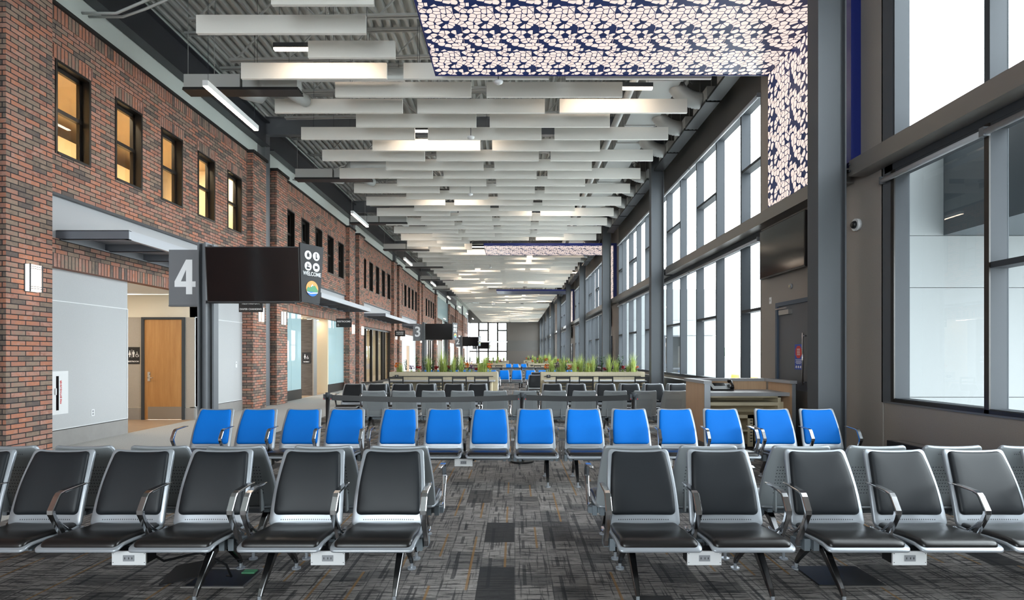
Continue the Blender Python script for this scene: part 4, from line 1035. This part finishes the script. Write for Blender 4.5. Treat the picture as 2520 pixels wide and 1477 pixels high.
def bench(y0, xs, rev, colr, lab, power=True, group='tandem seating benches'):
    c = sum(xs)/len(xs); n = len(xs)
    t_ = thing('tandem_bench', lab, 'bench', (c, y0, 0), math.pi if rev else 0.0, group)
    loc = [(x-c)*(-1 if rev else 1) for x in xs]; loc.sort()
    a, b = loc[0]-0.30, loc[-1]+0.30
    mb = MB(); mb.box(a, b, -0.05, 0.035, 0.275, 0.322)
    for x in loc:
        for dx in (-0.16, 0.16): mb.box(x+dx-0.02, x+dx+0.02, -0.22, 0.14, 0.31, 0.338)
        mb.box(x-0.16, x+0.16, -0.17, -0.15, 0.29, 0.322)
        for dx in (-0.25, -0.19, 0.19, 0.25): mb.box(x+dx-0.018, x+dx+0.018, -0.09, 0.06, 0.262, 0.34)
    mb.build('beam', 'beam_grey', t_)
    for x in loc:
        s = inst('seat_shell', ME['seat_shell'], t_, (x, 0, 0)); inst('seat_cushion', ME['seat_cushion'], s)
        s = inst('back_shell', ME['back_shell'], t_, (x, 0, 0)); inst('back_cushion', ME['cushion_blue' if colr == 'blue' else 'cushion_black'], s); inst('rear_cover', ME['rear_cover'], s)
    for x in [loc[0]-0.287]+[v+0.285 for v in loc[:-1]]+[loc[-1]+0.287]: inst('armrest', ME['armrest'], t_, (x, 0, 0))
    for x in (loc[0]-0.13, loc[-1]+0.13):
        l = inst('leg', ME['leg'], t_, (x, 0, 0))
        for yy in (-0.298, 0.298): inst('foot_glide', ME['glide'], l, (0, yy, 0))
    if power:
        xm = 0.0 if colr == 'blue' and n > 2 else (loc[0]+loc[1])/2 if not (n == 4 and power == 'right') else (loc[-1]+loc[-2])/2
        p = inst('power_box', ME['power_box'], t_, (xm, -0.27, 0.240)); inst('socket', ME['outlet'], p)
    return t_
L4 = [-3.81, -3.24, -2.67, -2.10]; L2 = [-1.44, -0.87]; R2 = [0.89, 1.46]; R4 = [2.16, 2.73, 3.30, 3.87]
side = ['four-seat bench far left', 'two-seat bench left of the aisle', 'two-seat bench right of the aisle', 'four-seat bench far right']
POS = {0: 'at the far left', 1: 'just left of the aisle', 2: 'just right of the aisle', 3: 'at the far right'}
def label(col, nse, row, i): return '%s %s-seat tandem bench %s, %s' % (col, nse, POS[i], row)
zones = [(0.0, ''), (18.64, 'beyond the first planters'), (37.28, 'beyond the second planters')]
for z, (oy, zt) in enumerate(zones):
    rows = []
    if z == 0:
        R_ = [(3.80, [L4, L2, R2, R4], False, 'black', 'in the front row facing the camera'),
              (4.59, [L4, L2, R2, R4], True, 'black', 'backing onto the front row'),
              (6.93, [[-3.78,-3.23,-2.67,-2.12], [-1.45,-.88,-.31,.26], [.87,1.45,2.03,2.61], [3.26,3.83]], False, 'blue', 'in the blue row before the belt barrier'),
              (11.22, [[-2.70,-2.13,-1.56,-1.0], [-.37,.2,.77,1.34], [1.94,2.51,3.08,3.65]], True, 'black', 'turned away behind the belt barrier'),
              (13.18, [L4, L2, R2, R4], False, 'black', 'facing the camera before the planters'),
              (13.97, [L4, L2, R2, R4], True, 'black', 'backing onto the row before the planters')]
    else:
        R_ = [(0.56, [L4, L2, [.71, 1.28], R4], False, 'black', 'facing the camera'),
              (1.35, [L4, L2, [.71, 1.28], R4], True, 'black', 'first row turned away'),
              (3.80, [L4, L2, R2, R4], False, 'black', 'second row facing the camera'),
              (4.59, [L4, L2, R2, R4], True, 'black', 'backing onto the second row'),
              (6.93, [[-3.90,-3.33,-2.76,-2.19], [-1.61,-1.04,-.47,.10], [.72,1.29,1.86,2.43]], False, 'blue', 'in the blue row'),
              (11.22, [[-2.70,-2.13,-1.56,-1.0], [-.37,.2,.77,1.34], [1.94,2.51,3.08]], True, 'black', 'turned away'),
              (13.18, [L4, L2, R2, R4], False, 'black', 'last row facing the camera'),
              (13.97, [L4, L2, R2, R4], True, 'black', 'last row turned away')]
        if z == 2: R_ = [R_[4]]
    for y0, units, rev, col, rl in R_:
        for i, xs in enumerate(units):
            pos = i if len(units) == 4 else [0, 1, 2][i]
            px = {3: ['at the left', 'in the middle', 'at the right'], 4: [POS[0], POS[1], POS[2], POS[3]]}[len(units)][i]
            if col == 'blue' and len(units) == 4: px = ['at the far left', 'left of the middle', 'right of the middle', 'at the right end'][i]
            nm = {2: 'two', 3: 'three', 4: 'four'}[len(xs)]
            px = px.replace('in the middle', 'mid-row').replace('at the ', '').replace('just ', '')
            bench(y0+oy, xs, rev, col, '%s %s-seat bench %s, %s%s' % (col, nm, px, rl, (', '+zt) if zt else ''), power=('right' if (xs is L4 or i == 1) and len(xs) == 4 and z == 0 and col != 'blue' else True))
# belt barrier
posts = [(-2.69, 'left'), (0.11, 'middle'), (1.72, 'right')]
for i, (x, w) in enumerate(posts):
    t_ = thing('belt_post', 'black retractable belt post, %s one of the near barrier' % w, 'stanchion', (x, 8.2, 0), 0, 'posts of the near belt barrier')
    MB().disc((0, 0), 0.17, 0, 0.025, 24).build('base', 'black', t_)
    mb = MB(); mb.tube([(0, 0, 0.025), (0, 0, 0.93)], 0.03, 14); mb.build('post', 'black', t_)
    mb = MB(); mb.tube([(0, 0, 0.93), (0, 0, 1.0)], 0.034, 14); mb.box(-0.06, 0.06, -0.02, 0.02, 0.90, 0.975); mb.build('belt_head', 'anthracite', t_)
    MB().box(-0.055, -0.045, -0.022, -0.02, 0.90, 0.915).box(0.045, 0.055, -0.022, -0.02, 0.90, 0.915).build('latch', 'red', t_)
for (a, b), w in (((-2.63, 0.05), 'left'), ((0.17, 1.66), 'right')):
    n = 12; vs = []
    for i in range(n+1):
        x = a+(b-a)*i/n; sag = 0.012*math.sin(math.pi*i/n)*(b-a)
        for dy, z in ((-0.0015, 0.888-sag), (-0.0015, 0.966-sag), (0.0015, 0.966-sag), (0.0015, 0.888-sag)): vs.append((x, 8.2+dy, z))
    mb = MB().add(vs, [(i*4+k, i*4+(k+1) % 4, (i+1)*4+(k+1) % 4, (i+1)*4+k) for i in range(n) for k in range(4)]+[(0,1,2,3), (n*4+3, n*4+2, n*4+1, n*4)])
    tag(mb.build('barrier_belt', 'black'), 'black fabric belt stretched between the %s two barrier posts' % w, 'belt', 'belts of the near barrier')
for i, x in enumerate((0.35, 2.4, -2.4)):
    t_ = thing('belt_post', 'distant black belt post beyond the first planters, %s' % ['in the aisle', 'at the right', 'at the left'][i], 'stanchion', (x, 26.9, 0), 0)
    MB().disc((0, 0), 0.17, 0, 0.025, 16).build('base', 'black', t_); MB().tube([(0, 0, 0.025), (0, 0, 1.0)], 0.03, 10).build('post', 'black', t_)
tag(bx(-2.37, 2.37, 26.899, 26.902, 0.9, 0.95).build('barrier_belt', 'black'), 'distant black belt beyond the first planters', 'belt')
# ---------------------------------------------------------------- gate signs
def gate(y0, num, lab, mirror=False):
    t_ = thing('gate_sign', lab, 'gate sign', (-4.17, y0, 0), 0, 'gate signs')
    mb = MB(); mb.box(-0.095, -0.075, -0.10, 0.10, 0, 3.06); mb.box(0.0, 0.02, -0.10, 0.10, 0, 3.06); mb.box(-0.075, 0.0, -0.02, 0.0, 0, 3.06)
    mb.box(0.05, 0.075, 0.0, 0.12, 0, 3.05); mb.box(-0.12, 0.1, -0.13, 0.15, 0, 0.015)
    mb.build('post', 'steel', t_)
    pl = bx(-0.52, -0.10, -0.03, 0.02, 2.22, 2.97).build('number_plate', 'sign_grey', t_)
    MB().box(-0.53, -0.10, -0.02, 0.05, 2.2, 2.22).build('plate_edge', 'steel', pl)
    if num == '4':
        g4 = MB(); cx, z0 = -0.305, 2.365; y1, y2 = -0.034, -0.030
        P4 = lambda pts: g4.prism([(cx+a, z0+b) for a, b in pts], y1, y2, 1)
        P4([(0.02, 0.0), (0.105, 0.0), (0.105, 0.10), (0.02, 0.10)]); P4([(-0.135, 0.10), (0.15, 0.10), (0.15, 0.175), (-0.135, 0.175)])
        P4([(0.02, 0.175), (0.105, 0.175), (0.105, 0.47), (0.02, 0.47)]); P4([(-0.135, 0.175), (-0.05, 0.175), (0.02, 0.335), (0.02, 0.47)])
        g4.build('lettering', 'sign_white', pl)
    else: lettering(num, 0.655, pl, (-0.305, -0.033, 2.595), sx=0.94)
    # screen leaning slightly towards the viewer at its top
    mb = MB()
    def sp(x, z, d): return (x, -0.14+(-0.06)*(z-2.27)/0.7+d, z)
    def slab(x0, x1, z0, z1, d0, d1, mi=0, tap=0.0):
        vs = [sp(x0+tap, z0, d0), sp(x1, z0, d0), sp(x1, z0, d1), sp(x0+tap, z0, d1), sp(x0, z1, d0), sp(x1, z1, d0), sp(x1, z1, d1), sp(x0, z1, d1)]
        mb.add(vs, [(0,3,2,1),(4,5,6,7),(0,1,5,4),(1,2,6,5),(2,3,7,6),(3,0,4,7)], mi)
    slab(0.06, 1.31, 2.245, 2.98, 0.0, 0.05)
    s = mb.build('screen_housing', 'black', t_)
    mb = MB(); slab(0.072, 1.298, 2.262, 2.968, -0.003, 0.0); mb.build('screen', 'screen', s)
    MB().box(0.02, 1.2, -0.06, -0.02, 2.24, 2.28).box(0.3, 0.42, -0.14, -0.02, 2.4, 2.8).build('bracket', 'black', t_)
    # angled side panel with symbols
    sd = bpy.data.objects.new('side_panel', MB().prism([(0.0, 2.245), (0.31, 2.245), (0.38, 3.03), (-0.03, 3.03)], -0.012, 0.012, 1).mesh('side_panel', 'sign_black'))
    COL.objects.link(sd); sd.parent = t_; sd.location = (1.335, -0.19, 0); sd.rotation_euler = (0, 0, math.radians(62))
    def circ(cx, cz, r, m, y=-0.014, n=24, yy=None):
        return MB().prism([(cx+r*math.cos(2*math.pi*i/n), cz+r*math.sin(2*math.pi*i/n)) for i in range(n)], y-0.002, y, 1)
    ic = MB()
    for (cx, cz) in ((0.105, 2.885), (0.245, 2.885), (0.105, 2.735), (0.245, 2.735)): ic.add(*(lambda q: (q.v, q.f))(circ(cx, cz, 0.06, 0)))
    ic.build('icon_disc', 'sign_white', sd)
    g = MB(); y1, y2 = -0.0175, -0.016
    g.box(0.085, 0.125, y1, y2, 2.86, 2.905).box(0.098, 0.112, y1, y2, 2.905, 2.92)
    g.box(0.235, 0.25, y1, y2, 2.87, 2.925).box(0.235, 0.262, y1, y2, 2.85, 2.872)
    g.box(0.08, 0.13, y1, y2, 2.70, 2.725).box(0.09, 0.10, y1, y2, 2.725, 2.77).box(0.1, 0.125, y1, y2, 2.745, 2.755)
    g.box(0.22, 0.255, y1, y2, 2.715, 2.755).prism([(0.255, 2.71), (0.275, 2.735), (0.255, 2.76)], y1, y2, 1)
    g.build('pictogram', 'sign_black', sd)
    lettering('WELCOME', 0.075, sd, (0.175, -0.0145, 2.635), sx=0.85)
    cx, cz, r = 0.175, 2.44, 0.105
    em = circ(cx, cz, r, 0).build('emblem', 'orange', sd)
    def arcpoly(z0, z1, bumps):
        pts = []
        N = 14
        for i in range(N+1):
            z = z0; 
        return pts
    mts = [(cx-0.098, cz-0.02), (cx-0.07, cz+0.02), (cx-0.045, cz+0.005), (cx, cz+0.06), (cx+0.02, cz+0.03), (cx+0.045, cz+0.045), (cx+0.098, cz-0.02), (cx+0.08, cz-0.06), (cx, cz-0.05), (cx-0.08, cz-0.06)]
    MB().prism(mts, -0.0185, -0.016, 1).build('emblem_hills', 'green', sd)
    MB().prism([(cx-0.03, cz+0.025), (cx, cz+0.062), (cx+0.018, cz+0.035), (cx+0.0, cz+0.04), (cx-0.01, cz+0.022)], -0.0195, -0.0185, 1).build('emblem_snow', 'sign_white', sd)
    a0, a1 = math.radians(205), math.radians(335)
    MB().prism([(cx+r*math.cos(a0+(a1-a0)*i/12), cz+r*math.sin(a0+(a1-a0)*i/12)) for i in range(13)], -0.0190, -0.016, 1).build('emblem_water', 'azure', sd)
    MB().prism([(cx-0.095, cz-0.045), (cx-0.03, cz-0.06), (cx+0.03, cz-0.05), (cx+0.095, cz-0.045), (cx+0.09, cz-0.058), (cx+0.03, cz-0.066), (cx-0.03, cz-0.075), (cx-0.09, cz-0.058)], -0.0205, -0.019, 1).build('emblem_wave', 'sign_white', sd)
gate(7.75, '4', 'nearest gate sign with a grey plate reading 4, a post and a dark screen')
gate(26.35, '3', 'second gate sign with a grey plate reading 3 and a dark screen')
gate(45.0, '2', 'third gate sign with a grey plate reading 2 and a dark screen')
gate(63.6, '1', 'most distant gate sign before the end windows')
# ---------------------------------------------------------------- counter planters, chairs, plants
def planter(oy, x0, x1, lab, lab2):
    L = x1-x0
    t_ = thing('planter_counter', lab, 'planter counter', (x0, 17.75+oy, 0), 0, 'planter counters')
    mb = MB(); mb.box(0, L, 0, 0.03, 0.42, 1.01); mb.box(0, L, 0.57, 0.60, 0.42, 1.01); mb.box(0.0, L, 0.03, 0.57, 0.60, 0.63)
    mb.build('planter_box', 'counter_wood', t_)
    for a in (-0.05, L): bx(a, a+0.05, 0, 0.60, 0, 1.01).build('end_panel', 'counter_wood', t_)
    bx(0.02, L-0.02, -0.58, -0.001, 0.735, 0.765).build('worktop', 'panel_grey', t_)
    for a in (0.1, L/2-0.03, L-0.16): bx(a, a+0.06, -0.5, 0.0, 0, 0.735).build('leg', 'birch', t_)
    MB().box(0.02, L-0.02, 0.03, 0.05, 0, 0.42).build('modesty_panel', 'counter_wood', t_)
    tr = MB().box(0.05, L-0.08, -0.02, -0.0005, 0.865, 0.885).build('power_rail', 'black', t_)
    MB().box(0.12, 0.24, -0.035, -0.02, 0.83, 0.92).build('socket_box', 'sign_black', tr)
    MB().box(0.165, 0.195, -0.037, -0.035, 0.88, 0.892).build('socket_face', 'sign_white', tr)
    bx(0.0, L, 0.03, 0.57, 0.93, 0.95).build('soil', 'soil', t_)
    return t_
planter(0, -3.85, -0.58, 'pale wooden planter counter left of the aisle with ornamental grasses', '')
planter(0, 0.88, 4.02, 'pale wooden planter counter right of the aisle with ornamental grasses', '')
planter(18.64, -3.45, -0.60, 'second pale wooden planter counter left of the aisle, farther away', '')
planter(18.64, 0.95, 3.90, 'second pale wooden planter counter right of the aisle, farther away', '')
planter(37.28, -3.0, -0.60, 'distant third planter counter left of the aisle', '')
planter(37.28, 0.95, 3.85, 'distant third planter counter right of the aisle', '')
def mk_chair():
    t_ = thing('ladder_back_chair', 'l', 'chair', (0, 0, 0), 0, 'black chairs at the planter counters')
    for sx in (-0.2, 0.2):
        MB().strut((sx, -0.20, 0), (sx, -0.24, 0.90), 0.036, 0.032).build('leg', 'black', t_)
        MB().strut((sx, 0.20, 0), (sx, 0.20, 0.45), 0.028, 0.028).build('leg', 'black', t_)
    MB().box(-0.215, 0.215, -0.22, 0.22, 0.44, 0.47).build('seat', 'panel_grey', t_)
    for z in (0.55, 0.64, 0.73, 0.84):
        yy = -0.20-0.04*z/0.88
        MB().box(-0.2, 0.2, yy-0.012, yy+0.012, z, z+(0.035 if z < 0.8 else 0.055)).build('back_slat', 'black', t_)
    return t_
ch0 = mk_chair(); used = False
for oy, zt in ((0, ''), (18.64, ' of the second row')):
    for side_, xs in (('left', (-3.48, -2.32, -1.62, -0.97)), ('right', (1.43, 2.11, 2.69, 3.75))):
        for i, x in enumerate(xs):
            c = ch0 if not used else copy_tree(ch0); used = True
            c.location = (x, 16.98+oy, 0)
            c['label'] = 'black ladder back chair, %s from the left at the %s %s planter' % (ORD[i], 'near' if not zt else 'second', side_)
t_ = thing('side_table', 'low dark table left of the first planter counter', 'table', (-4.3, 17.2, 0))
MB().disc((0, 0), 0.33, 0.70, 0.725, 28).build('tabletop', 'seat_leather', t_); MB().tube([(0, 0, 0.02), (0, 0, 0.70)], 0.035, 12).build('pedestal', 'chrome', t_); MB().disc((0, 0), 0.22, 0, 0.02, 24).build('base', 'chrome', t_)
def blade(mb, x, y, h, lean, ang, w, mi=0, seg=4, droop=1.0):
    vs = []
    for i in range(seg+1):
        t = i/seg; r = lean*t**1.7; z = h*(t-0.18*droop*t**3*min(1, lean/h*2))
        ww_ = w*(1-t**2)+0.0008
        cx, cy = x+r*math.cos(ang), y+r*math.sin(ang)
        px, py = -math.sin(ang+0.6)*ww_/2, math.cos(ang+0.6)*ww_/2
        vs += [(cx-px, cy-py, z), (cx+px, cy+py, z)]
    mb.add(vs, [(2*i, 2*i+1, 2*i+3, 2*i+2) for i in range(seg)], mi)
def plant_mesh(kind, seed):
    q = random.Random(seed); mb = MB(); parts = {}
    if kind == 'grass':
        h = q.uniform(0.34, 0.62)
        for i in range(120): blade(mb, q.gauss(0, 0.03), q.gauss(0, 0.03), h*q.uniform(0.45, 1.1), q.uniform(0.03, 0.38)*h*1.1, q.uniform(0, 6.28), 0.012)
        return mb.mesh('ornamental_grass', 'leaf')
    if kind == 'shrub':
        for s in range(7):
            a = q.uniform(0, 6.28); h = q.uniform(0.26, 0.52); ln = q.uniform(0.03, 0.12)
            blade(mb, 0, 0, h, ln, a, 0.006)
            for i in range(16):
                t = 0.25+0.75*i/16; r = ln*t**1.7; aa = q.uniform(0, 6.28)
                cx, cy, cz = r*math.cos(a), r*math.sin(a), h*t*0.95; l = q.uniform(0.04, 0.075)
                d = Vector((math.cos(aa), math.sin(aa), q.uniform(0.2, 0.9))).normalized()*l; e = Vector((-math.sin(aa), math.cos(aa), 0))*0.015
                c = Vector((cx, cy, cz)); mb.add([c, c+d*.5+e, c+d, c+d*.5-e], [(0, 1, 2, 3)])
        return mb.mesh('leafy_shrub', 'leaf_dark')
    # flowering tuft
    h = q.uniform(0.17, 0.28)
    for i in range(26): blade(mb, q.gauss(0, 0.02), q.gauss(0, 0.02), h*q.uniform(0.6, 1.1), q.uniform(0.02, 0.09), q.uniform(0, 6.28), 0.009)
    for i in range(26):
        x, y, z = q.gauss(0, 0.05), q.gauss(0, 0.03), h*q.uniform(0.75, 1.35)
        for k in range(4):
            a = q.uniform(0, 6.28); c = Vector((x, y, z)); d = Vector((math.cos(a), math.sin(a), q.uniform(-.5, .8)))*0.030; e = Vector((-math.sin(a)*0.016, math.cos(a)*0.016, 0.009))
            mb.add([c-e, c+d-e*.6, c+d+e*.6, c+e], [(0, 1, 2, 3)], 1)
    return mb.mesh('flowering_plant', ['leaf', {'red': 'flower_red', 'orange': 'flower_orange', 'purple': 'flower_purple'}[kind]])
PM = {'grass': [plant_mesh('grass', i) for i in range(6)], 'shrub': [plant_mesh('shrub', 20+i) for i in range(3)], 'red': [plant_mesh('red', 31), plant_mesh('red', 32)], 'orange': [plant_mesh('orange', 33), plant_mesh('orange', 34)], 'purple': [plant_mesh('purple', 35)]}
NM = {'grass': ('ornamental_grass', 'clump of tall yellow-green ornamental grass', 'grass'), 'shrub': ('leafy_shrub', 'dark leafy sprig', 'shrub'), 'red': ('flowering_plant', 'small plant with dark red flowers', 'flower'), 'orange': ('flowering_plant', 'small plant with orange flowers', 'flower'), 'purple': ('flowering_plant', 'small plant with purple flowers', 'flower')}
seqL = ['orange', 'grass', 'shrub', 'purple', 'shrub', 'red', 'shrub', 'grass', 'shrub', 'red', 'grass', 'grass', 'red', 'grass', 'shrub', 'grass', 'orange', 'purple', 'red', 'grass', 'grass', 'orange']
seqR = ['orange', 'grass', 'purple', 'grass', 'grass', 'shrub', 'orange', 'grass', 'red', 'grass', 'grass', 'orange', 'grass', 'shrub', 'shrub', 'red', 'grass', 'purple', 'grass', 'shrub', 'red', 'grass', 'grass', 'red']
for (oy, x0, x1, seq, w) in ((0, -3.75, -0.75, seqL, 'near left'), (0, 1.0, 3.9, seqR, 'near right'), (18.64, -3.3, -0.75, seqL[2:18], 'second left'), (18.64, 1.1, 3.75, seqR[:18], 'second right'), (37.28, -2.9, -0.75, seqL[3:15], 'third left'), (37.28, 1.1, 3.7, seqR[:14], 'third right')):
    for i, kd in enumerate(seq):
        x = x0+(x1-x0)*(i+0.5)/len(seq)+R.uniform(-.04, .04)
        me = R.choice(PM[kd]); nm, lb, ct = NM[kd]
        o = bpy.data.objects.new(nm, me); COL.objects.link(o); o.location = (x, 17.75+oy+R.uniform(0.15, 0.42), 0.948); o.rotation_euler = (0, 0, R.uniform(0, 6.28))
        s = R.uniform(0.8, 1.15); o.scale = (s, s, s*(1.15 if kd in ('grass', 'shrub') else 1.0))
        tag(o, '%s in the %s planter, %s plant from the left' % (lb, w, ORD[i]), ct, 'plants in the %s planter' % w)
# ---------------------------------------------------------------- podium
t_ = thing('gate_podium', 'wooden gate podium with grey top edges and open shelves beside the right wall', 'podium', (3.12, 9.3, 0))
MB().box(0, 0.07, 0.02, 1.05, 0.10, 1.07).build('side_panel', 'podium_wood', t_)
MB().box(1.43, 1.47, 0.02, 0.9, 0.10, 1.07).build('side_panel', 'podium_wood', t_)
MB().box(0.07, 1.43, 0.98, 1.05, 0.10, 1.07).build('front_panel', 'podium_wood', t_)
MB().box(-0.03, 0.10, -0.02, 1.08, 1.07, 1.12).box(0.10, 1.49, 0.95, 1.08, 1.07, 1.12).box(1.38, 1.49, -0.02, 0.95, 1.07, 1.12).build('ledge', 'panel_grey', t_)
MB().box(-0.012, 0.085, 0.0, 0.02, 0.0, 1.07).box(1.425, 1.48, 0.0, 0.02, 0.0, 1.07).build('edge_strip', 'silver', t_)
MB().box(0.07, 1.43, 0.10, 0.98, 0.86, 0.92).build('worktop', 'panel_grey', t_)
mb = MB()
mb.box(0.07, 1.30, 0.14, 0.16, 0.835, 0.86); mb.box(0.07, 1.25, 0.14, 0.7, 0.70, 0.755); mb.box(0.07, 1.25, 0.14, 0.7, 0.49, 0.545); mb.box(1.25, 1.30, 0.14, 0.7, 0.49, 0.86)
mb.box(0.75, 0.86, 0.14, 0.16, 0.02, 0.545); mb.box(0.84, 0.86, 0.14, 0.7, 0.02, 0.545); mb.box(0.07, 0.75, 0.14, 0.7, 0.27, 0.30); mb.box(0.07, 1.30, 0.7, 0.72, 0.02, 0.86); mb.box(1.30, 1.42, 0.3, 0.32, 0.5, 0.75)
for z in range(8): mb.box(0.79, 0.83, 0.138, 0.14, 0.10+0.05*z, 0.115+0.05*z, 1)
mb.build('shelf_unit', ['birch', 'black'], t_)
MB().box(0.0, 0.07, 0.05, 1.0, 0.0, 0.10).box(1.43, 1.47, 0.05, 0.9, 0, 0.1).build('kick_base', 'steel', t_)
t2 = thing('desk_phone', 'black desk phone with screen and handset on the podium', 'phone', (3.62, 9.85, 0.92))
MB().prism([(0, 0), (0.2, 0), (0.2, 0.12), (0.0, 0.03)], -0.18, 0.18, 0).build('phone_body', 'black', t2)
o = MB().box(-0.12, 0.08, -0.003, 0.003, 0.01, 0.15).build('phone_screen', 'screen', t2); o.location = (0, 0.07, 0.055); o.rotation_euler = (math.radians(-62), 0, 0)
MB().tube([(0.15, 0.0, 0.05), (0.17, 0.04, 0.10), (0.18, 0.14, 0.17), (0.17, 0.2, 0.16)], [0.035, 0.02, 0.02, 0.035], 10).build('handset', 'black', t2)
# floor box with open lid and cable under the front left bench
t_ = thing('floor_box', 'open floor power box with a lifted carpeted lid under the front left bench', 'floor box', (-2.0, 3.93, 0))
mb = MB(); mb.box(-0.21, 0.21, -0.17, -0.155, 0, 0.008).box(-0.21, 0.21, 0.155, 0.17, 0, 0.008).box(-0.21, -0.195, -0.155, 0.155, 0, 0.008).box(0.195, 0.21, -0.155, 0.155, 0, 0.008); mb.build('rim', 'stainless', t_)
mb = MB(); mb.box(-0.195, 0.195, -0.155, 0.155, 0.0005, 0.003); mb.build('well', 'black', t_)
bx(0.08, 0.17, 0.07, 0.13, 0.003, 0.010).build('junction_plate', 'green', t_)
o = bx(-0.15, 0.15, 0, 0.24, 0, 0.010).build('lid', 'black', t_); o.location = (-0.22, -0.13, 0.03); o.rotation_euler = (math.radians(9), math.radians(-10), math.radians(4))
tag(MB().tube([(-2.3, 3.62, 0.27), (-2.28, 3.7, 0.20), (-2.1, 3.8, 0.22), (-1.95, 3.85, 0.12), (-1.93, 3.88, 0.03), (-1.98, 3.92, 0.02)], 0.008, 8).build('power_cable', 'black'), 'black cable looping from the power box to the open floor box', 'cable')
t_ = thing('floor_box', 'closed dark floor power box under the front right bench', 'floor box', (2.25, 3.95, 0))
MB().box(-0.22, 0.22, -0.17, 0.17, 0, 0.012).build('lid', 'black', t_)
MB().box(-0.23, 0.23, -0.18, -0.17, 0, 0.009).box(-0.23, 0.23, 0.17, 0.18, 0, 0.009).build('rim', 'stainless', t_)
# ---------------------------------------------------------------- outside
S(bx(5.05, 400, -120, 500, -0.25, -0.12).build('ground', 'concrete'))
S(bx(-300, 5.05, 92.4, 500, -0.25, -0.12).build('ground', 'concrete'))
for j in range(0, 4):
    oy = 18.64*j
    t_ = thing('boarding_vestibule', 'pale metal clad boarding vestibule outside %s' % ['the near right window', 'the first glazed bay', 'the second glazed bay', 'the third glazed bay'][j], 'vestibule', (5.06, 7.65+oy, -0.12), 0, 'boarding vestibules outside')
    mb = MB(); X1 = 4.3
    for z0, z1 in ((0, 1.09), (1.097, 2.563), (2.57, 3.263), (3.27, 4.7)):
        mb.box(0, 1.85, 0, 3.2, z0, z1); 
        if z0 > 2.5: mb.box(1.85, X1, 0, 3.2, z0, z1)
    mb.box(2.75, X1, 0, 3.2, 0, 2.55)
    mb.build('cladding', 'facade', t_)
    MB().box(1.85, 1.92, -0.02, 0.05, 0, 2.57).box(2.68, 2.75, -0.02, 0.05, 0, 2.57).box(1.92, 2.68, -0.02, 0.05, 2.5, 2.57).box(1.92, 2.68, -0.02, 0.05, 1.0, 1.07).build('door_frame', 'anthracite', t_)
    bx(0.71, 4.3, -3.0, 0, 3.27, 4.72).build('canopy_box', 'facade_dark', t_) if j == 0 else None
t_ = None
q = random.Random(5)
for i in range(26):
    x = 30+i*11+q.uniform(-1, 1); y = 210+(i % 2)*25
    mb = MB(); h = q.uniform(3, 6)
    for k in range(9):
        cx, cy, cz, r = q.uniform(-4, 4), q.uniform(-2, 2), h*q.uniform(0.3, 0.7), q.uniform(1.4, 2.6)
        vs, fs = [], []
        for a in range(5):
            for b in range(8):
                th, ph = math.pi*a/4, 2*math.pi*b/8; vs.append((cx+r*math.sin(th)*math.cos(ph), cy+r*math.sin(th)*math.sin(ph), cz+r*0.7*math.cos(th)))
        for a in range(4):
            for b in range(8): fs.append((a*8+b, (a+1)*8+b, (a+1)*8+(b+1) % 8, a*8+(b+1) % 8))
        mb.add(vs, fs, 0, True)
    mb.tube([(0, 0, -0.1), (0, 0, h*0.5)], 0.3, 6)
    o = mb.build('distant_tree', 'tree'); o.location = (x, y, -0.1)
    tag(o, 'hazy distant tree on the horizon outside, %s from the left' % ORD[i], 'tree', 'hazy trees on the horizon')
for i, (x, y, w) in enumerate(((9.9, 30, 'leftmost'), (13.2, 34, 'middle'), (12.6, 30, 'rightmost'))):
    t_ = thing('traffic_barrel', 'small orange and white barrel on the apron outside, %s' % w, 'barrel', (x, y, -0.12), 0, 'traffic barrels on the apron')
    MB().tube([(0, 0, 0), (0, 0, 0.5)], [0.28, 0.24], 12).build('drum', 'flower_orange', t_); MB().tube([(0, 0, 0.5), (0, 0, 0.75), (0, 0, 0.9)], [0.24, 0.22, 0.1], 12).build('top', 'white', t_)
